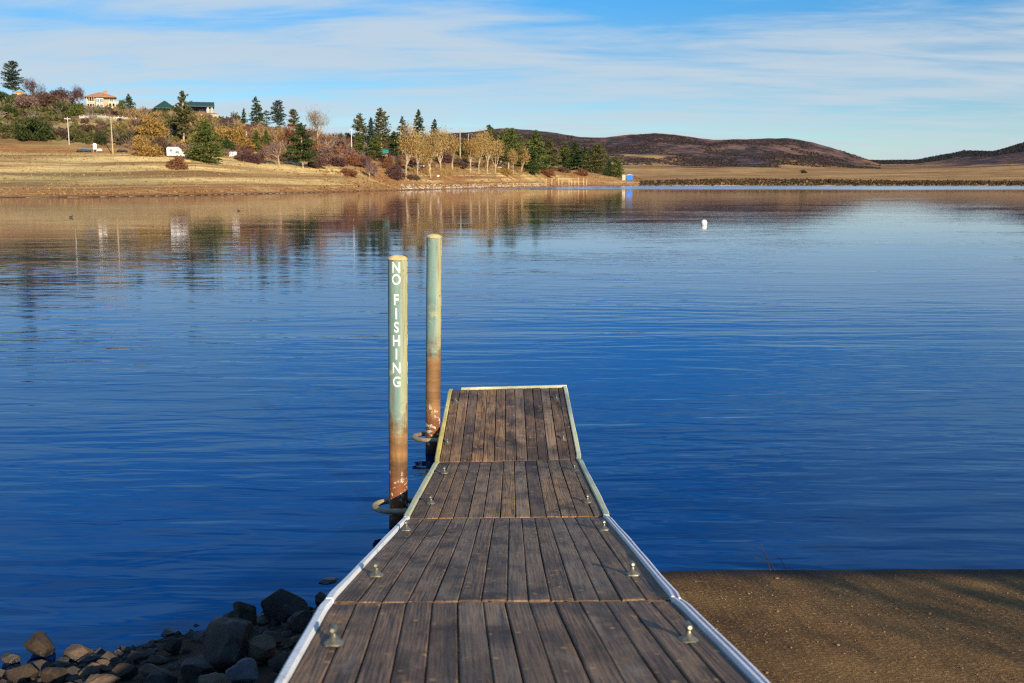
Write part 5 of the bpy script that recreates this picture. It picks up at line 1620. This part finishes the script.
# --- water birds ---
def bird(px, py, flip, label):
    p = onz(px, py)
    bm = bmesh.new()
    f = -1 if flip else 1
    jn = [((0, 0, .08), .085), ((-.14 * f, 0, .09), .06), ((-.23 * f, 0, .13), .02), ((.12 * f, 0, .09), .07), ((.17 * f, 0, .2), .035), ((.20 * f, 0, .27), .045), ((.27 * f, 0, .265), .014)]
    vs = [bm.verts.new(q) for q, r in jn]
    for a, b in ((0, 1), (1, 2), (0, 3), (3, 4), (4, 5), (5, 6)): bm.edges.new((vs[a], vs[b]))
    me = bpy.data.meshes.new('water_bird'); bm.to_mesh(me); bm.free()
    o = link('water_bird', me, M_DARK, None, p)
    o.modifiers.new('skin', 'SKIN')
    for k, (q, r) in enumerate(jn): me.skin_vertices[0].data[k].radius = (r, r)
    me.skin_vertices[0].data[0].use_root = True
    o.modifiers.new('sub', 'SUBSURF').render_levels = 2
    tag(o, label, 'bird', 'dark birds on the lake')
bird(71, 217.5, False, 'dark water bird farther left on the lake, alone below the field')
bird(238.5, 210.8, True, 'dark water bird on the lake right of the other, nearer the far shore')

# ------------------------------------------------------------------ rocks by the dock
def mat_rock(name, c1, c2, wet=False):
    m, nt, b = new_mat(name)
    o = geoco(nt)
    n1 = noise(nt, o, 5, 6, 0.65); n2 = noise(nt, o, 28, 5, 0.7)
    c = mixc(nt, maprange(nt, n1, 0.35, 0.65), c1, c2)
    c = mixc(nt, maprange(nt, n2, 0.5, 0.75, 0, 0.6), c, tuple(x * 0.4 for x in c1))
    c = mixc(nt, maprange(nt, noise(nt, o, 9, 4), 0.64, 0.72, 0, 0.6), c, tuple(min(0.6, x * 1.9) for x in c2))
    z = N(nt, 'ShaderNodeSeparateXYZ'); nt.links.new(o, z.inputs[0])
    w = maprange(nt, z.outputs['Z'], 0.02, 0.09, 1.0, 0.0)
    c = mixc(nt, w, c, (0.015, 0.013, 0.012))
    put(nt, b, color=c, rough=maprange(nt, w, 0, 1, 0.8, 0.25), spec=0.4)
    put(nt, b, normal=bump(nt, math_(nt, 'ADD', math_(nt, 'MULTIPLY', n1, 0.03), math_(nt, 'MULTIPLY', n2, 0.012)), 1.0))
    return m
M_RT = mat_rock('tan_rock', (0.018, 0.012, 0.008), (0.060, 0.037, 0.018))
M_RB = mat_rock('brown_rock', (0.055, 0.036, 0.022), (0.14, 0.09, 0.052))
M_RD = mat_rock('dark_rock', (0.022, 0.018, 0.016), (0.060, 0.046, 0.034))
M_RG = mat_rock('grey_rock', (0.05, 0.05, 0.06), (0.12, 0.115, 0.12))
ROCKS = [
 # px, py of centre, width, height in pixels, material, label
 (40, 649, 34, 24, M_RT, 'tan topped rounded rock at the waterline, highest of the far left group'),
 (74, 656, 32, 17, M_RB, 'dark brown squarish rock right of the tan topped rounded rock'),
 (134, 660, 27, 11, M_RT, 'flat tan slab at the waterline left of the dark upright rock'),
 (158, 662, 22, 10, M_RT, 'small pale rock between the flat tan slab and the dark upright rock'),
 (172, 646, 22, 24, M_RD, 'dark upright rock sticking up from the waterline'),
 (200, 638.5, 18, 9, M_RD, 'small dark wet stone alone in the water right of the dark upright rock'),
 (243, 617, 30, 35, M_RT, 'upright boulder with sunlit yellowish top beside the biggest dark boulder'),
 (282, 609, 47, 38, M_RD, 'biggest dark rounded boulder next to the dock'),
 (329, 581.5, 21, 5, M_RD, 'thin dark stone barely out of the water by the dock edge'),
 (321, 601, 20, 14, M_RD, 'dark pointed stone touching the dock shadow'),
 (302, 623, 30, 22, M_RD, 'dark boulder wedged between the biggest boulder and the dock'),
 (226, 652, 62, 46, M_RD, 'wide dark slanting slab in front of the sunlit top boulder'),
 (258, 655, 36, 30, M_RB, 'brown rock beside the wide dark slanting slab'),
 (21, 676, 32, 18, M_RT, 'orange brown rock in the bottom left corner'),
 (54, 677, 27, 17, M_RT, 'orange brown rock second from the bottom left corner'),
 (8, 660, 17, 14, M_RD, 'dark wet rock at the left picture edge'),
 (88, 674, 26, 14, M_RB, 'low brown rock in front of the squarish dark brown rock'),
 (103, 666, 18, 14, M_RB, 'small brown rock left of the flat tan slab'),
 (121, 675, 28, 17, M_RT, 'light brown rock in front of the flat tan slab'),
 (149, 674, 30, 17, M_RB, 'brown rock in front of the small pale rock'),
 (192, 674, 44, 28, M_RD, 'large dark rock at the bottom edge left of the slanting slab'),
 (244, 679, 40, 26, M_RG, 'bluish grey rock at the bottom edge beside the dock'),
 (281, 664, 28, 26, M_RD, 'dark rock close against the near dock rail'),
 (300, 642, 26, 18, M_RB, 'brown stone half under the dock rail'),
 (160, 684, 34, 20, M_RD, 'dark rock cut by the bottom edge below the brown rocks'),
 (212, 692, 40, 26, M_RB, 'brown rock cut by the bottom edge left of the grey rock'),
 (96, 689, 40, 20, M_RB, 'brown rock cut by the bottom edge near the left corner'),
 (270, 640, 24, 20, M_RD, 'dark stone between the boulder with sunlit top and the dock'),
 (318, 616, 18, 14, M_RB, 'small brown stone under the dock edge'),
 (62, 664, 16, 10, M_RD, 'small dark wet stone between the two left rocks'),
]
for k, (px, py, w, h, m, lab) in enumerate(ROCKS):
    # stand the stone on the bank where its foot shows
    a, b, c = ray(px, py + h * 0.42)
    Ys = np.arange(3.5, 13, 0.02)
    zz = np.maximum(terrain(Ys * a / b, Ys), 0.0)
    ln_ = H + Ys * c / b
    i0 = int(np.nonzero(ln_ >= zz)[0][-1]) if np.any(ln_ >= zz) else 0
    i0 = int(np.nonzero(zz >= ln_)[0][0]) if np.any(zz >= ln_) else i0
    Yb = float(Ys[i0]); p = at(px, py, Yb + 0.02)
    s = (Yb / CT) / F * (0.98 if w > 40 else 0.90)
    sz = (w * s * 0.53, w * s * 0.46, h * s * 0.56)
    bm = rock_mesh(sz, 100 + k, 4)
    me = bpy.data.meshes.new('rock'); bm.to_mesh(me); bm.free()
    o = link('rock', me, m, None, (p.x, Yb + sz[1] * 0.75, p.z - h * s * 0.05), True)
    o.rotation_euler = (0, 0, (k * 0.37) % 0.8 - 0.4)
    me.set_sharp_from_angle(angle=R(28))
    tag(o, lab, 'rock', 'rocks on the bank left of the dock')
# small stones and gravel between them
rg = np.random.default_rng(17)
mb = MB()
for k in range(800):
    x = rg.uniform(-7.5, -1.0); y = near_shore(x) - abs(rg.normal()) * 1.6 + 0.25
    r_ = rg.uniform(0.02, 0.06) if k % 5 else rg.uniform(0.06, 0.13)
    bm = rock_mesh((r_, r_ * rg.uniform(.6, 1), r_ * rg.uniform(.5, .8)), int(k % 23), 1)
    z = gz(x, y); bm.verts.index_update()
    mb.add([(v.co.x + x, v.co.y + y, v.co.z + z + r_ * 0.15) for v in bm.verts], [[v.index for v in f.verts] for f in bm.faces]); bm.free()
tag(mb.build('gravel', M_RD), kind='stuff')
# gritty loose pebbles on the ramp
mb = MB()
for k in range(1500):
    x = rg.uniform(1.1, 8.5); y = rg.uniform(3.0, 9.4) if k % 3 else rg.uniform(7.5, 9.5)
    r_ = rg.uniform(0.004, 0.011) if k % 14 else rg.uniform(0.011, 0.022)
    bm = rock_mesh((r_, r_ * .8, r_ * .6), int(k % 23), 0 if r_ < 0.011 else 1)
    z = (9.62 + 0.018 * x - y) * 0.13; bm.verts.index_update()
    mb.add([(v.co.x + x, v.co.y + y, v.co.z + z + r_ * 0.2) for v in bm.verts], [[v.index for v in f.verts] for f in bm.faces]); bm.free()
tag(mb.build('pebbles', mat_rock('ramp_pebble', (0.10, 0.065, 0.03), (0.30, 0.19, 0.09))), kind='stuff')
# dead twigs in the shallows at the ramp edge
p = onz(779, 573)
mb = MB()
for (x, dz, dx, ln_) in ((0, 0.05, -0.18, 0.22), (0.05, 0.03, -0.28, 0.12), (-0.06, 0.04, -0.10, 0.26), (0.12, 0.02, -0.14, 0.16)):
    mb.tube([(x, 0.02, -0.05), (x + dx * 0.5, 0.1, ln_ * 0.55), (x + dx, 0.16, ln_)], [0.004, 0.003, 0.002], 5)
o = mb.build('dead_twig', M_BARK, None, p)
tag(o, 'thin dead twigs sticking out of the water at the ramp edge', 'twigs')

# ------------------------------------------------------------------ sky, sun, view
SUN_AZ, SUN_EL = 154.0, 21.0      # clockwise from the view direction, above the horizon
w = bpy.data.worlds.new('World'); sc.world = w
w.use_nodes = True
nt = w.node_tree
bg = nt.nodes['Background']
sky = N(nt, 'ShaderNodeTexSky')
sky.sky_type = 'NISHITA'; sky.sun_disc = False
sky.sun_elevation = R(SUN_EL); sky.sun_rotation = R(SUN_AZ)
sky.altitude = 1400; sky.air_density = 1.0; sky.dust_density = 0.6; sky.ozone_density = 2.2
d = nt.nodes.new('ShaderNodeTexCoord').outputs['Generated']
sx = N(nt, 'ShaderNodeSeparateXYZ'); nt.links.new(d, sx.inputs[0])
den = math_(nt, 'ADD', math_(nt, 'MAXIMUM', sx.outputs['Z'], 0.0), 0.10)
u = math_(nt, 'DIVIDE', sx.outputs['X'], den); v = math_(nt, 'DIVIDE', sx.outputs['Y'], den)
cx = N(nt, 'ShaderNodeCombineXYZ'); nt.links.new(u, cx.inputs[0]); nt.links.new(v, cx.inputs[1])
cv = cx.outputs[0]
nA = noise(nt, mapping(nt, cv, (0.40, 1.0, 1), loc=(2.3, 4.1, 0), rot=(0, 0, R(14))), 1.0, 7, 0.56, 0.7)
nB = noise(nt, mapping(nt, cv, (1.1, 3.4, 1), loc=(7.7, 1.2, 0), rot=(0, 0, R(-10))), 1.0, 6, 0.6, 0.5)
nC = noise(nt, mapping(nt, cv, (0.16, 0.26, 1), loc=(0.4, 9.0, 0)), 1.0, 3, 0.5)
cl = math_(nt, 'ADD', math_(nt, 'MULTIPLY', nA, 0.48), math_(nt, 'MULTIPLY', nB, 0.36))
cl = math_(nt, 'ADD', cl, math_(nt, 'MULTIPLY', nC, 0.22))
cf = maprange(nt, cl, 0.41, 0.60, 0.0, 0.84, True)
# thinner cover high overhead
cf = math_(nt, 'MULTIPLY', cf, maprange(nt, sx.outputs['Z'], 0.17, 0.42, 1.0, 0.40))
hsv = N(nt, 'ShaderNodeHueSaturation', {'Hue': 0.5, 'Saturation': maprange(nt, sx.outputs['Z'], 0.10, 0.35, 1.22, 1.6), 'Value': maprange(nt, sx.outputs['Z'], 0.12, 0.34, 0.84, 1.55), 'Color': mixc(nt, 1.0, sky.outputs[0], (0.86, 0.97, 1.06), 'MULTIPLY')})  # overhead sky raised above its natural brightness to lighten lake and shadows
col = mixc(nt, cf, hsv.outputs[0], (4.7, 5.5, 6.2))
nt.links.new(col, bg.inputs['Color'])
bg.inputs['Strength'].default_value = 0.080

sl = bpy.data.lights.new('sun', 'SUN')
sl.energy = 5.0; sl.angle = R(0.53); sl.color = (1.0, 0.86, 0.66)
so = bpy.data.objects.new('sun', sl); COL.objects.link(so)
sd = Vector((math.sin(R(SUN_AZ)) * math.cos(R(SUN_EL)), math.cos(R(SUN_AZ)) * math.cos(R(SUN_EL)), math.sin(R(SUN_EL))))
so.rotation_euler = sd.to_track_quat('Z', 'Y').to_euler()
so.location = sd * 50

vs = sc.view_settings
vs.view_transform = 'Standard'; vs.look = 'None'; vs.exposure = 0.6; vs.gamma = 1.0; vs.use_curve_mapping = False
sc.cycles.use_denoising = False
try:
    sc.cycles.denoiser = 'OPENIMAGEDENOISE'
except Exception:
    pass
sc.cycles.max_bounces = 6
sc.cycles.filter_width = 1.15
